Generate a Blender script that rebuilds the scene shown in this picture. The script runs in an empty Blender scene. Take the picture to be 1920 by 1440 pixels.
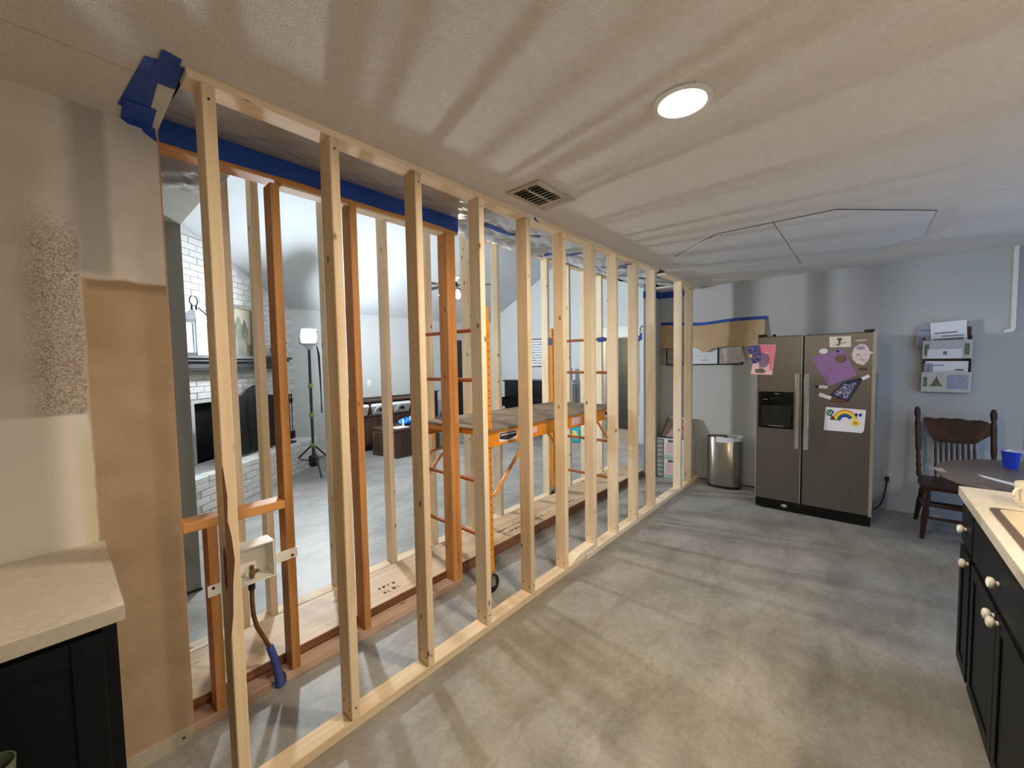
import bpy, bmesh, math, random
from mathutils import Vector, Matrix
random.seed(7)
S = bpy.context.scene
C = S.collection
PI = math.pi

# ------------------------------------------------------------------ camera
F_PX = 752.17
YAW, PITCH, ROLL = 0.720239, -0.052274, -0.016809
cam_d = bpy.data.cameras.new('camera')
cam = bpy.data.objects.new('camera', cam_d); C.objects.link(cam)
cy, sy, cp, sp = math.cos(YAW), math.sin(YAW), math.cos(PITCH), math.sin(PITCH)
fw = Vector((cy*cp, sy*cp, sp)); r0 = Vector((sy, -cy, 0)); u0 = r0.cross(fw)
cr, sr = math.cos(ROLL), math.sin(ROLL)
rt = cr*r0 + sr*u0; up = -sr*r0 + cr*u0
m = Matrix.Identity(4)
for i in range(3):
    m[i][0] = rt[i]; m[i][1] = up[i]; m[i][2] = -fw[i]
m[0][3], m[1][3], m[2][3] = 0.0, -1.5696, 1.5240
cam.matrix_world = m
cam_d.sensor_fit = 'HORIZONTAL'; cam_d.sensor_width = 36.0; cam_d.lens = F_PX/1920*36.0
cam_d.clip_start = 0.02; cam_d.clip_end = 200
S.camera = cam

# ------------------------------------------------------------------ world, light strengths, exposure
w = bpy.data.worlds.new('dusk_sky'); S.world = w; w.use_nodes = True
w.node_tree.nodes['Background'].inputs[0].default_value = (0.42, 0.63, 1.0, 1)
w.node_tree.nodes['Background'].inputs[1].default_value = 0.85
WORK_E = 510.0          # work light dome radiance
CAN_E = 222.0            # recessed can radiance
FAN_E = 16.0
S.view_settings.view_transform = 'Standard'
S.view_settings.look = 'None'
S.view_settings.gamma = 1.0
S.view_settings.use_curve_mapping = False
S.view_settings.exposure = 1.6
S.cycles.use_denoising = True
S.cycles.max_bounces = 10
S.cycles.diffuse_bounces = 5
S.cycles.glossy_bounces = 4
S.cycles.transparent_max_bounces = 12
S.cycles.sample_clamp_indirect = 6.0

# ------------------------------------------------------------------ materials
M = {}
def _new(name):
    mt = bpy.data.materials.new(name); mt.use_nodes = True
    nt = mt.node_tree
    return mt, nt, nt.nodes['Principled BSDF']
def N(nt, t, **kw):
    n = nt.nodes.new(t)
    for k, v in kw.items():
        if k.startswith('i_'):
            n.inputs[k[2:].replace('_', ' ')].default_value = v
        else:
            setattr(n, k, v)
    return n
def rgba(c): return (c[0], c[1], c[2], 1.0)
def srgb(r, g, b):
    f = lambda v: ((v/255.0+0.055)/1.055)**2.4 if v/255.0 > 0.04045 else v/255.0/12.92
    return (f(r), f(g), f(b))
def mat(key, col, rough=0.6, metal=0.0, var=0.0, vscale=4.0, bump=0.0, bscale=60.0, stretch=(1,1,1), spec=0.5, emit=None, estr=0.0):
    mt, nt, b = _new(key)
    b.inputs['Roughness'].default_value = rough; b.inputs['Metallic'].default_value = metal
    b.inputs['Specular IOR Level'].default_value = spec
    b.inputs['Base Color'].default_value = rgba(col)
    L = nt.links
    if var > 0 or bump > 0:
        tc = N(nt, 'ShaderNodeTexCoord'); mp = N(nt, 'ShaderNodeMapping'); mp.inputs['Scale'].default_value = stretch
        L.new(tc.outputs['Object'], mp.inputs['Vector'])
    if var > 0:
        nz = N(nt, 'ShaderNodeTexNoise', i_Scale=vscale, i_Detail=6.0, i_Roughness=0.6)
        L.new(mp.outputs[0], nz.inputs['Vector'])
        cr_ = N(nt, 'ShaderNodeValToRGB')
        cr_.color_ramp.elements[0].position = 0.3; cr_.color_ramp.elements[1].position = 0.7
        cr_.color_ramp.elements[0].color = rgba([max(0, c*(1-var)) for c in col])
        cr_.color_ramp.elements[1].color = rgba([min(1, c*(1+var)) for c in col])
        L.new(nz.outputs[0], cr_.inputs[0]); L.new(cr_.outputs[0], b.inputs['Base Color'])
    if bump > 0:
        nb = N(nt, 'ShaderNodeTexNoise', i_Scale=bscale, i_Detail=3.0)
        L.new(mp.outputs[0], nb.inputs['Vector'])
        bp = N(nt, 'ShaderNodeBump', i_Strength=bump, i_Distance=0.01)
        L.new(nb.outputs[0], bp.inputs['Height']); L.new(bp.outputs[0], b.inputs['Normal'])
    if emit:
        b.inputs['Emission Color'].default_value = rgba(emit); b.inputs['Emission Strength'].default_value = estr
    M[key] = mt
    return mt
def wood(key, light, dark, knot, rough=0.65, grain=1.0, knots=True):
    """grain runs along local Z; every object gets its own offset"""
    mt, nt, b = _new(key); L = nt.links
    b.inputs['Roughness'].default_value = rough; b.inputs['Specular IOR Level'].default_value = 0.3
    tc = N(nt, 'ShaderNodeTexCoord'); oi = N(nt, 'ShaderNodeObjectInfo')
    mul = N(nt, 'ShaderNodeMath', operation='MULTIPLY'); mul.inputs[1].default_value = 37.0
    L.new(oi.outputs['Random'], mul.inputs[0])
    add = N(nt, 'ShaderNodeVectorMath', operation='ADD')
    L.new(tc.outputs['Object'], add.inputs[0]); L.new(mul.outputs[0], add.inputs[1])
    mp = N(nt, 'ShaderNodeMapping'); mp.inputs['Scale'].default_value = (26*grain, 26*grain, 1.3*grain)
    L.new(add.outputs[0], mp.inputs['Vector'])
    n1 = N(nt, 'ShaderNodeTexNoise', i_Scale=1.0, i_Detail=5.0, i_Roughness=0.55, i_Distortion=0.6)
    L.new(mp.outputs[0], n1.inputs['Vector'])
    n2 = N(nt, 'ShaderNodeTexNoise', i_Scale=1.6, i_Detail=2.0); L.new(add.outputs[0], n2.inputs['Vector'])
    mx = N(nt, 'ShaderNodeMath', operation='MULTIPLY_ADD'); mx.inputs[1].default_value = 0.55
    L.new(n1.outputs[0], mx.inputs[0])
    m2 = N(nt, 'ShaderNodeMath', operation='MULTIPLY'); m2.inputs[1].default_value = 0.45
    L.new(n2.outputs[0], m2.inputs[0]); L.new(m2.outputs[0], mx.inputs[2])
    cr_ = N(nt, 'ShaderNodeValToRGB')
    e = cr_.color_ramp.elements
    e[0].position = 0.36; e[0].color = rgba(dark); e[1].position = 0.58; e[1].color = rgba(light)
    L.new(mx.outputs[0], cr_.inputs[0])
    out = cr_.outputs[0]
    if knots:
        mk_ = N(nt, 'ShaderNodeMapping'); mk_.inputs['Scale'].default_value = (10, 10, 5.0)
        L.new(add.outputs[0], mk_.inputs['Vector'])
        vo = N(nt, 'ShaderNodeTexVoronoi', i_Scale=1.0); L.new(mk_.outputs[0], vo.inputs['Vector'])
        rr = N(nt, 'ShaderNodeValToRGB'); rr.color_ramp.elements[0].position = 0.05; rr.color_ramp.elements[1].position = 0.115
        rr.color_ramp.elements[0].color = (1, 1, 1, 1); rr.color_ramp.elements[1].color = (0, 0, 0, 1)
        L.new(vo.outputs['Distance'], rr.inputs[0])
        mixk = N(nt, 'ShaderNodeMix', data_type='RGBA'); mixk.inputs[7].default_value = rgba(knot)
        sc = N(nt, 'ShaderNodeMath', operation='MULTIPLY'); sc.inputs[1].default_value = 0.85
        L.new(rr.outputs[0], sc.inputs[0]); L.new(sc.outputs[0], mixk.inputs[0]); L.new(out, mixk.inputs[6])
        out = mixk.outputs[2]
    # each board a little lighter or darker than the next
    hs = N(nt, 'ShaderNodeHueSaturation')
    mr = N(nt, 'ShaderNodeMapRange'); mr.inputs[3].default_value = 0.86; mr.inputs[4].default_value = 1.12
    L.new(oi.outputs['Random'], mr.inputs[0]); L.new(mr.outputs[0], hs.inputs['Value']); L.new(out, hs.inputs['Color'])
    L.new(hs.outputs[0], b.inputs['Base Color'])
    bp = N(nt, 'ShaderNodeBump', i_Strength=0.25, i_Distance=0.002); L.new(n1.outputs[0], bp.inputs['Height']); L.new(bp.outputs[0], b.inputs['Normal'])
    M[key] = mt
    return mt

wood('pine', srgb(242, 226, 198), srgb(222, 200, 166), srgb(110, 76, 48))
wood('pine_tan', srgb(238, 216, 182), srgb(216, 188, 148), srgb(104, 68, 42))
wood('old_fir', srgb(214, 154, 92), srgb(178, 120, 66), srgb(80, 42, 22), rough=0.5)
wood('old_plate', srgb(196, 166, 146), srgb(168, 136, 116), srgb(74, 44, 28), rough=0.6)
wood('lvl', srgb(212, 188, 156), srgb(178, 148, 114), srgb(84, 54, 36), rough=0.55, grain=0.55)
wood('lvl_edge', srgb(142, 98, 70), srgb(96, 60, 42), srgb(60, 36, 26), rough=0.6, grain=1.6, knots=False)
wood('deck_ply', srgb(150, 132, 112), srgb(112, 96, 80), srgb(78, 62, 50), rough=0.8, grain=0.5)
wood('dark_wood', srgb(86, 66, 52), srgb(58, 44, 35), srgb(40, 28, 22), rough=0.5, knots=False)
wood('chair_wood', srgb(66, 40, 27), srgb(40, 24, 16), srgb(30, 16, 10), rough=0.35, knots=False)
wood('table_wood', srgb(110, 100, 94), srgb(84, 74, 68), srgb(60, 46, 40), rough=0.35, knots=False)
mat('drywall_white', srgb(206, 206, 202), 0.85, var=0.04, vscale=1.3, bump=0.25, bscale=140)
mat('living_paint', srgb(196, 200, 202), 0.8, var=0.03, vscale=1.0, bump=0.15, bscale=120)
mat('vault_paint', srgb(196, 201, 205), 0.85, var=0.02, vscale=1.0, bump=0.15, bscale=120)
mat('ceiling_tex', srgb(228, 221, 211), 0.9, var=0.05, vscale=30, bump=0.8, bscale=170)
mat('ceiling_band', srgb(190, 178, 160), 0.9, var=0.08, vscale=40, bump=0.7, bscale=150)
mat('patch_board', srgb(214, 213, 212), 0.9, var=0.03, vscale=3)
mat('dark_gap', srgb(40, 34, 30), 0.95)
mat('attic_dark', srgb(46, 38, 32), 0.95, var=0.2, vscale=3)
mat('gable_paint', srgb(200, 205, 208), 0.8, var=0.03, vscale=1.0)
mat('far_paint', srgb(180, 183, 183), 0.8, var=0.05, vscale=1.2, bump=0.2, bscale=120)
mat('white_paint', srgb(226, 226, 222), 0.5)
mat('grey_trim', srgb(150, 152, 150), 0.6)
mat('steel', srgb(120, 118, 115), 0.32, metal=0.85, var=0.05, vscale=2.0, bump=0.12, bscale=30, stretch=(30, 30, 0.6))
mat('steel_bright', srgb(214, 212, 208), 0.22, metal=0.95)
mat('steel_bin', srgb(160, 156, 150), 0.26, metal=0.95, bump=0.08, bscale=30, stretch=(0.5, 0.5, 40))
mat('black_plastic', srgb(16, 16, 17), 0.35)
mat('black_gloss', srgb(9, 9, 10), 0.12)
mat('black_cabinet', srgb(13, 14, 17), 0.5, var=0.15, vscale=6, spec=0.22)
mat('black_metal', srgb(26, 24, 24), 0.5, metal=0.4)
mat('piano_black', srgb(14, 14, 16), 0.25)
mat('laminate', srgb(222, 213, 196), 0.45, var=0.1, vscale=60, bump=0.05, bscale=80)
mat('laminate_edge', srgb(186, 178, 160), 0.5, var=0.1, vscale=50)
mat('almond', srgb(226, 205, 170), 0.25)
mat('brown_gasket', srgb(100, 84, 72), 0.5)
mat('ceramic', srgb(232, 222, 200), 0.2)
mat('knob_white', srgb(238, 234, 222), 0.18)
mat('cup_blue', srgb(18, 58, 190), 0.3)
mat('cup_white', srgb(235, 238, 240), 0.35)
mat('tape_blue', srgb(26, 70, 158), 0.6, var=0.12, vscale=30)
mat('tape_dark', srgb(24, 62, 150), 0.6, var=0.12, vscale=30)
mat('kraft', srgb(184, 158, 124), 0.75, var=0.08, vscale=8, bump=0.2, bscale=20)
mat('orange_steel', srgb(226, 146, 30), 0.42, var=0.1, vscale=10)
mat('orange_dark', srgb(176, 96, 34), 0.5, var=0.15, vscale=12)
mat('zinc', srgb(170, 170, 168), 0.35, metal=0.8)
mat('rubber', srgb(22, 22, 22), 0.7)
mat('brass', srgb(150, 120, 80), 0.4, metal=0.8)
mat('copper_old', srgb(120, 88, 56), 0.45, metal=0.6, var=0.2, vscale=20)
mat('pipe_black', srgb(28, 26, 26), 0.5)
mat('sleeve_blue', srgb(58, 76, 150), 0.55, var=0.15, vscale=30)
mat('white_plastic', srgb(236, 234, 226), 0.4)
mat('nail', srgb(52, 42, 36), 0.5, metal=0.6)
mat('paper', srgb(228, 230, 236), 0.8, var=0.02, vscale=20)
mat('paper_grey', srgb(190, 192, 196), 0.8, var=0.1, vscale=40)
mat('paper_blue', srgb(150, 156, 176), 0.8, var=0.15, vscale=40)
mat('pocket_green', srgb(190, 194, 184), 0.7, var=0.1, vscale=25)
mat('print_green', srgb(96, 116, 92), 0.7, var=0.25, vscale=40)
mat('print_brown', srgb(110, 100, 72), 0.7, var=0.25, vscale=40)
mat('print_grey', srgb(120, 122, 132), 0.8, var=0.3, vscale=60)
mat('pink', srgb(232, 130, 148), 0.7, var=0.08, vscale=15)
mat('pink_pale', srgb(238, 196, 200), 0.7, var=0.1, vscale=20)
mat('purple', srgb(146, 110, 160), 0.7, var=0.05, vscale=15)
mat('navy_print', srgb(34, 38, 74), 0.7, var=0.6, vscale=70)
mat('robot_print', srgb(140, 110, 140), 0.7, var=0.7, vscale=60)
mat('gold', srgb(196, 150, 46), 0.5)
mat('yellow', srgb(244, 206, 60), 0.7)
mat('red', srgb(206, 60, 56), 0.7)
mat('green', srgb(30, 112, 84), 0.7)
mat('brown_ink', srgb(96, 58, 34), 0.7)
mat('blue_ink', srgb(32, 56, 140), 0.7)
mat('ink', srgb(40, 40, 44), 0.8)
mat('cream_card', srgb(232, 226, 206), 0.7)
mat('plate_pink', srgb(226, 206, 208), 0.6, var=0.2, vscale=30)
mat('art_print', srgb(176, 188, 182), 0.7, var=0.3, vscale=18, stretch=(1, 1, 0.35))
mat('poster', srgb(224, 228, 234), 0.7)
mat('mat_white', srgb(206, 214, 226), 0.6)
mat('mat_grey', srgb(150, 152, 146), 0.6, var=0.15, vscale=30)
mat('brick_white', srgb(206, 207, 207), 0.75, var=0.07, vscale=9, bump=0.4, bscale=60)
mat('mortar', srgb(190, 190, 189), 0.9)
mat('mantel_black', srgb(24, 26, 30), 0.35)
mat('lantern_white', srgb(220, 226, 230), 0.35, var=0.08, vscale=15)
mat('grey_paint_post', srgb(140, 140, 132), 0.75)
mat('door_dark', srgb(82, 87, 86), 0.5, var=0.08, vscale=2)
mat('basket_cloth', srgb(152, 152, 148), 0.8, var=0.2, vscale=40)
mat('basket_liner', srgb(228, 230, 230), 0.8)
mat('bag_blue', srgb(26, 130, 230), 0.4)
mat('turquoise', srgb(40, 168, 176), 0.4, var=0.15, vscale=12)
mat('box_white', srgb(206, 214, 214), 0.4, var=0.08, vscale=20)
mat('box_pink', srgb(204, 176, 178), 0.5, var=0.12, vscale=25)
mat('box_dark', srgb(92, 96, 98), 0.5, var=0.2, vscale=25)
mat('box_green', srgb(150, 180, 170), 0.5, var=0.15, vscale=25)
mat('bag_white', srgb(220, 224, 236), 0.35)
mat('lamp_green', srgb(122, 160, 84), 0.5)
mat('pole_dark', srgb(44, 52, 44), 0.45)
mat('leaf', srgb(70, 92, 66), 0.6, var=0.2, vscale=20)
mat('gauge_glass', srgb(120, 140, 140), 0.15)
mat('bucket_green', srgb(96, 104, 84), 0.35)
mat('cord_black', srgb(20, 20, 20), 0.6)
mat('outlet', srgb(196, 194, 184), 0.5)
mat('carton_top', srgb(150, 132, 128), 0.6, var=0.15, vscale=12)
mat('work_glow', (1, 1, 1), 0.4, emit=(0.88, 0.955, 1.0), estr=WORK_E)
mat('can_glow', (1, 1, 1), 0.4, emit=(1.0, 0.83, 0.62), estr=CAN_E)
mat('fan_glow', (1, 1, 1), 0.4, emit=(1.0, 0.86, 0.68), estr=FAN_E)

def concrete():
    mt, nt, b = _new('concrete'); L = nt.links
    ge = N(nt, 'ShaderNodeNewGeometry')
    mp = N(nt, 'ShaderNodeMapping'); mp.inputs['Rotation'].default_value = (0, 0, 0.5); mp.inputs['Scale'].default_value = (1.0, 1.25, 1)
    L.new(ge.outputs['Position'], mp.inputs['Vector'])
    n1 = N(nt, 'ShaderNodeTexNoise', i_Scale=2.6, i_Detail=10.0, i_Roughness=0.62, i_Distortion=0.35); L.new(mp.outputs[0], n1.inputs['Vector'])
    c1 = N(nt, 'ShaderNodeValToRGB'); e = c1.color_ramp.elements
    e[0].position = 0.32; e[0].color = rgba(srgb(146, 146, 144)); e[1].position = 0.68; e[1].color = rgba(srgb(176, 175, 172))
    L.new(n1.outputs[0], c1.inputs[0])
    n2 = N(nt, 'ShaderNodeTexNoise', i_Scale=0.9, i_Detail=6.0, i_Roughness=0.7, i_Distortion=1.0); L.new(ge.outputs['Position'], n2.inputs['Vector'])
    c2 = N(nt, 'ShaderNodeValToRGB'); e = c2.color_ramp.elements
    e[0].position = 0.42; e[0].color = (0, 0, 0, 1); e[1].position = 0.62; e[1].color = (1, 1, 1, 1)
    L.new(n2.outputs[0], c2.inputs[0])
    # kitchen tan: glue residue plus warm lamplight put into the colour, fading toward the dining end
    sx = N(nt, 'ShaderNodeSeparateXYZ'); L.new(ge.outputs['Position'], sx.inputs[0])
    rx = N(nt, 'ShaderNodeMapRange'); rx.inputs[1].default_value = 1.6; rx.inputs[2].default_value = 3.6; rx.inputs[3].default_value = 1.0; rx.inputs[4].default_value = 0.0
    L.new(sx.outputs['X'], rx.inputs[0])
    ry = N(nt, 'ShaderNodeMapRange'); ry.inputs[1].default_value = 0.0; ry.inputs[2].default_value = 0.12; ry.inputs[3].default_value = 1.0; ry.inputs[4].default_value = 0.0
    L.new(sx.outputs['Y'], ry.inputs[0])
    ml = N(nt, 'ShaderNodeMath', operation='MULTIPLY'); L.new(rx.outputs[0], ml.inputs[0]); L.new(ry.outputs[0], ml.inputs[1])
    ma = N(nt, 'ShaderNodeMath', operation='MULTIPLY_ADD'); ma.inputs[1].default_value = 0.5; ma.inputs[2].default_value = 0.3
    L.new(c2.outputs[0], ma.inputs[0])
    mm = N(nt, 'ShaderNodeMath', operation='MULTIPLY'); L.new(ml.outputs[0], mm.inputs[0]); L.new(ma.outputs[0], mm.inputs[1])
    mx = N(nt, 'ShaderNodeMix', data_type='RGBA', blend_type='MULTIPLY'); mx.inputs[7].default_value = rgba(srgb(230, 218, 190))
    L.new(mm.outputs[0], mx.inputs[0]); L.new(c1.outputs[0], mx.inputs[6])
    # dark trowel streaks
    mp3 = N(nt, 'ShaderNodeMapping'); mp3.inputs['Rotation'].default_value = (0, 0, 0.35); mp3.inputs['Scale'].default_value = (1.0, 2.4, 1)
    L.new(ge.outputs['Position'], mp3.inputs['Vector'])
    n3 = N(nt, 'ShaderNodeTexNoise', i_Scale=2.0, i_Detail=9.0, i_Roughness=0.72, i_Distortion=0.6); L.new(mp3.outputs[0], n3.inputs['Vector'])
    c3 = N(nt, 'ShaderNodeValToRGB'); e = c3.color_ramp.elements
    e[0].position = 0.34; e[0].color = rgba(srgb(200, 194, 186)); e[1].position = 0.56; e[1].color = (1, 1, 1, 1)
    L.new(n3.outputs[0], c3.inputs[0])
    m2 = N(nt, 'ShaderNodeMix', data_type='RGBA', blend_type='MULTIPLY'); m2.inputs[0].default_value = 0.55
    L.new(mx.outputs[2], m2.inputs[6]); L.new(c3.outputs[0], m2.inputs[7])
    n5 = N(nt, 'ShaderNodeTexNoise', i_Scale=34.0, i_Detail=7.0, i_Roughness=0.75, i_Distortion=0.8); L.new(ge.outputs['Position'], n5.inputs['Vector'])
    c5 = N(nt, 'ShaderNodeValToRGB'); e = c5.color_ramp.elements
    e[0].position = 0.36; e[0].color = rgba((0.80, 0.79, 0.77)); e[1].position = 0.60; e[1].color = (1, 1, 1, 1)
    L.new(n5.outputs[0], c5.inputs[0])
    m5 = N(nt, 'ShaderNodeMix', data_type='RGBA', blend_type='MULTIPLY'); m5.inputs[0].default_value = 0.9
    L.new(m2.outputs[2], m5.inputs[6]); L.new(c5.outputs[0], m5.inputs[7])
    L.new(m5.outputs[2], b.inputs['Base Color'])
    rr = N(nt, 'ShaderNodeMapRange'); rr.inputs[3].default_value = 0.38; rr.inputs[4].default_value = 0.62
    L.new(n1.outputs[0], rr.inputs[0]); L.new(rr.outputs[0], b.inputs['Roughness'])
    b.inputs['Specular IOR Level'].default_value = 0.4
    bp = N(nt, 'ShaderNodeBump', i_Strength=0.15, i_Distance=0.004); L.new(n1.outputs[0], bp.inputs['Height']); L.new(bp.outputs[0], b.inputs['Normal'])
    M['concrete'] = mt
concrete()

def left_wall_mat():
    """bare brown board paper, scraped texture and patched paint, each a shape of its own"""
    mt, nt, b = _new('stripped_wall'); L = nt.links
    b.inputs['Roughness'].default_value = 0.88
    ge = N(nt, 'ShaderNodeNewGeometry'); sx = N(nt, 'ShaderNodeSeparateXYZ'); L.new(ge.outputs['Position'], sx.inputs[0])
    wob = N(nt, 'ShaderNodeTexNoise', i_Scale=14.0, i_Detail=3.0); L.new(ge.outputs['Position'], wob.inputs['Vector'])
    def soft(axis, a, w_=0.006, inv=False, amp=0.02):
        s = N(nt, 'ShaderNodeMath', operation='MULTIPLY_ADD'); s.inputs[1].default_value = amp
        L.new(wob.outputs[0], s.inputs[0]); L.new(sx.outputs[axis], s.inputs[2])
        r = N(nt, 'ShaderNodeMapRange'); r.inputs[1].default_value = a - w_ + amp/2; r.inputs[2].default_value = a + w_ + amp/2
        r.inputs[3].default_value = 1.0 if inv else 0.0; r.inputs[4].default_value = 0.0 if inv else 1.0
        L.new(s.outputs[0], r.inputs[0]); return r.outputs[0]
    def land(*a):
        o = a[0]
        for q in a[1:]:
            n = N(nt, 'ShaderNodeMath', operation='MULTIPLY'); L.new(o, n.inputs[0]); L.new(q, n.inputs[1]); o = n.outputs[0]
        return o
    def mixc(base, fac, col):
        n = N(nt, 'ShaderNodeMix', data_type='RGBA'); L.new(fac, n.inputs[0])
        if isinstance(base, tuple): n.inputs[6].default_value = rgba(base)
        else: L.new(base, n.inputs[6])
        if isinstance(col, tuple): n.inputs[7].default_value = rgba(col)
        else: L.new(col, n.inputs[7])
        return n.outputs[2]
    nz = N(nt, 'ShaderNodeTexNoise', i_Scale=5.0, i_Detail=6.0); L.new(ge.outputs['Position'], nz.inputs['Vector'])
    c0 = N(nt, 'ShaderNodeValToRGB'); e = c0.color_ramp.elements
    e[0].position = 0.35; e[0].color = rgba(srgb(204, 195, 184)); e[1].position = 0.65; e[1].color = rgba(srgb(218, 209, 199))
    L.new(nz.outputs[0], c0.inputs[0])
    col = c0.outputs[0]
    # grey skim strip running down from the ceiling
    col = mixc(col, land(soft('X', 0.070, 0.02), soft('X', 0.160, 0.01, True), soft('Z', 1.86, 0.02)), srgb(172, 168, 158))
    # worm-like scraped texture
    wv = N(nt, 'ShaderNodeTexNoise', i_Scale=150.0, i_Detail=3.0, i_Roughness=0.6, i_Distortion=2.0); L.new(ge.outputs['Position'], wv.inputs['Vector'])
    wr = N(nt, 'ShaderNodeValToRGB'); e = wr.color_ramp.elements
    e[0].position = 0.44; e[0].color = (1, 1, 1, 1); e[1].position = 0.54; e[1].color = (0, 0, 0, 1); L.new(wv.outputs[0], wr.inputs[0])
    col = mixc(col, land(soft('X', -0.045, 0.03), soft('X', 0.075, 0.004, True), soft('Z', 1.375, 0.006), soft('Z', 2.02, 0.08, True), wr.outputs[0]), srgb(140, 124, 112))
    # smooth patch under it
    col = mixc(col, land(soft('X', 0.073, 0.004, True), soft('Z', 1.372, 0.005, True)), srgb(236, 231, 222))
    col = mixc(col, land(soft('X', 0.045, 0.02), soft('X', 0.073, 0.004, True), soft('Z', 1.30, 0.06, True)), srgb(222, 214, 180))
    # bare brown paper
    nb = N(nt, 'ShaderNodeTexNoise', i_Scale=7.0, i_Detail=5.0); L.new(ge.outputs['Position'], nb.inputs['Vector'])
    cb = N(nt, 'ShaderNodeValToRGB'); e = cb.color_ramp.elements
    e[0].position = 0.3; e[0].color = rgba(srgb(172, 146, 116)); e[1].position = 0.7; e[1].color = rgba(srgb(188, 162, 132)); L.new(nb.outputs[0], cb.inputs[0])
    col = mixc(col, land(soft('X', 0.078, 0.004, amp=0.008), soft('Z', 1.85, 0.006, True)), cb.outputs[0])
    col = mixc(col, land(soft('X', 0.09, 0.006, amp=0.008), soft('Z', 1.845, 0.004, True), soft('Z', 1.815, 0.01)), srgb(156, 130, 98))
    L.new(col, b.inputs['Base Color'])
    n4 = N(nt, 'ShaderNodeTexNoise', i_Scale=170.0, i_Detail=2.0); L.new(ge.outputs['Position'], n4.inputs['Vector'])
    bp = N(nt, 'ShaderNodeBump', i_Strength=0.3, i_Distance=0.004); L.new(n4.outputs[0], bp.inputs['Height']); L.new(bp.outputs[0], b.inputs['Normal'])
    M['stripped_wall'] = mt
left_wall_mat()

def film(key, alpha, tint, rough=0.13, bump=0.35):
    mt, nt, b = _new(key); L = nt.links
    b.inputs['Base Color'].default_value = rgba(tint); b.inputs['Roughness'].default_value = rough
    b.inputs['Alpha'].default_value = alpha; b.inputs['Specular IOR Level'].default_value = 0.9
    ge = N(nt, 'ShaderNodeNewGeometry')
    mp = N(nt, 'ShaderNodeMapping'); mp.inputs['Scale'].default_value = (3.0, 9.0, 6.0); mp.inputs['Rotation'].default_value = (0, 0, 0.5)
    L.new(ge.outputs['Position'], mp.inputs['Vector'])
    nz = N(nt, 'ShaderNodeTexNoise', i_Scale=2.6, i_Detail=6.0, i_Distortion=1.2); L.new(mp.outputs[0], nz.inputs['Vector'])
    bp = N(nt, 'ShaderNodeBump', i_Strength=bump, i_Distance=0.04); L.new(nz.outputs[0], bp.inputs['Height']); L.new(bp.outputs[0], b.inputs['Normal'])
    M[key] = mt
film('film', 0.78, srgb(186, 180, 174), bump=0.14)
film('film_clear', 0.68, srgb(226, 231, 238), rough=0.1, bump=0.4)

def art(key, scale, cols, stretch=(1, 1, 1)):
    mt, nt, b = _new(key); L = nt.links
    tc = N(nt, 'ShaderNodeTexCoord'); mp = N(nt, 'ShaderNodeMapping'); mp.inputs['Scale'].default_value = stretch
    L.new(tc.outputs['Object'], mp.inputs['Vector'])
    nz = N(nt, 'ShaderNodeTexNoise', i_Scale=scale, i_Detail=4.0, i_Distortion=0.8); L.new(mp.outputs[0], nz.inputs['Vector'])
    cr_ = N(nt, 'ShaderNodeValToRGB'); el = cr_.color_ramp.elements
    el[0].position = 0.3; el[0].color = rgba(cols[0]); el[1].position = 0.7; el[1].color = rgba(cols[-1])
    for i, c in enumerate(cols[1:-1]):
        q = el.new(0.3 + 0.4*(i+1)/(len(cols)-1)); q.color = rgba(c)
    L.new(nz.outputs[0], cr_.inputs[0]); L.new(cr_.outputs[0], b.inputs['Base Color']); b.inputs['Roughness'].default_value = 0.6
    M[key] = mt
art('tree_paint', 9.0, [srgb(46, 50, 40), srgb(72, 74, 60), srgb(96, 94, 76), srgb(124, 118, 98)], (1, 1, 0.4))
mat('canvas', srgb(150, 144, 130), 0.8, var=0.12, vscale=6)
art('child_paint', 14.0, [srgb(120, 150, 140), srgb(190, 206, 200), srgb(206, 170, 176), srgb(170, 190, 196)], (1, 1, 0.3))
art('carton_print', 10.0, [srgb(140, 122, 120), srgb(168, 156, 156), srgb(186, 110, 116)])
art('pack_print', 16.0, [srgb(30, 150, 164), srgb(60, 190, 196), srgb(236, 170, 130), srgb(240, 220, 160)])
art('star_print', 60.0, [srgb(26, 26, 66), srgb(52, 50, 110), srgb(96, 90, 150), srgb(190, 180, 206)])
art('photo_print', 70.0, [srgb(20, 20, 34), srgb(46, 48, 84), srgb(150, 146, 172), srgb(226, 220, 226)])

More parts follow.
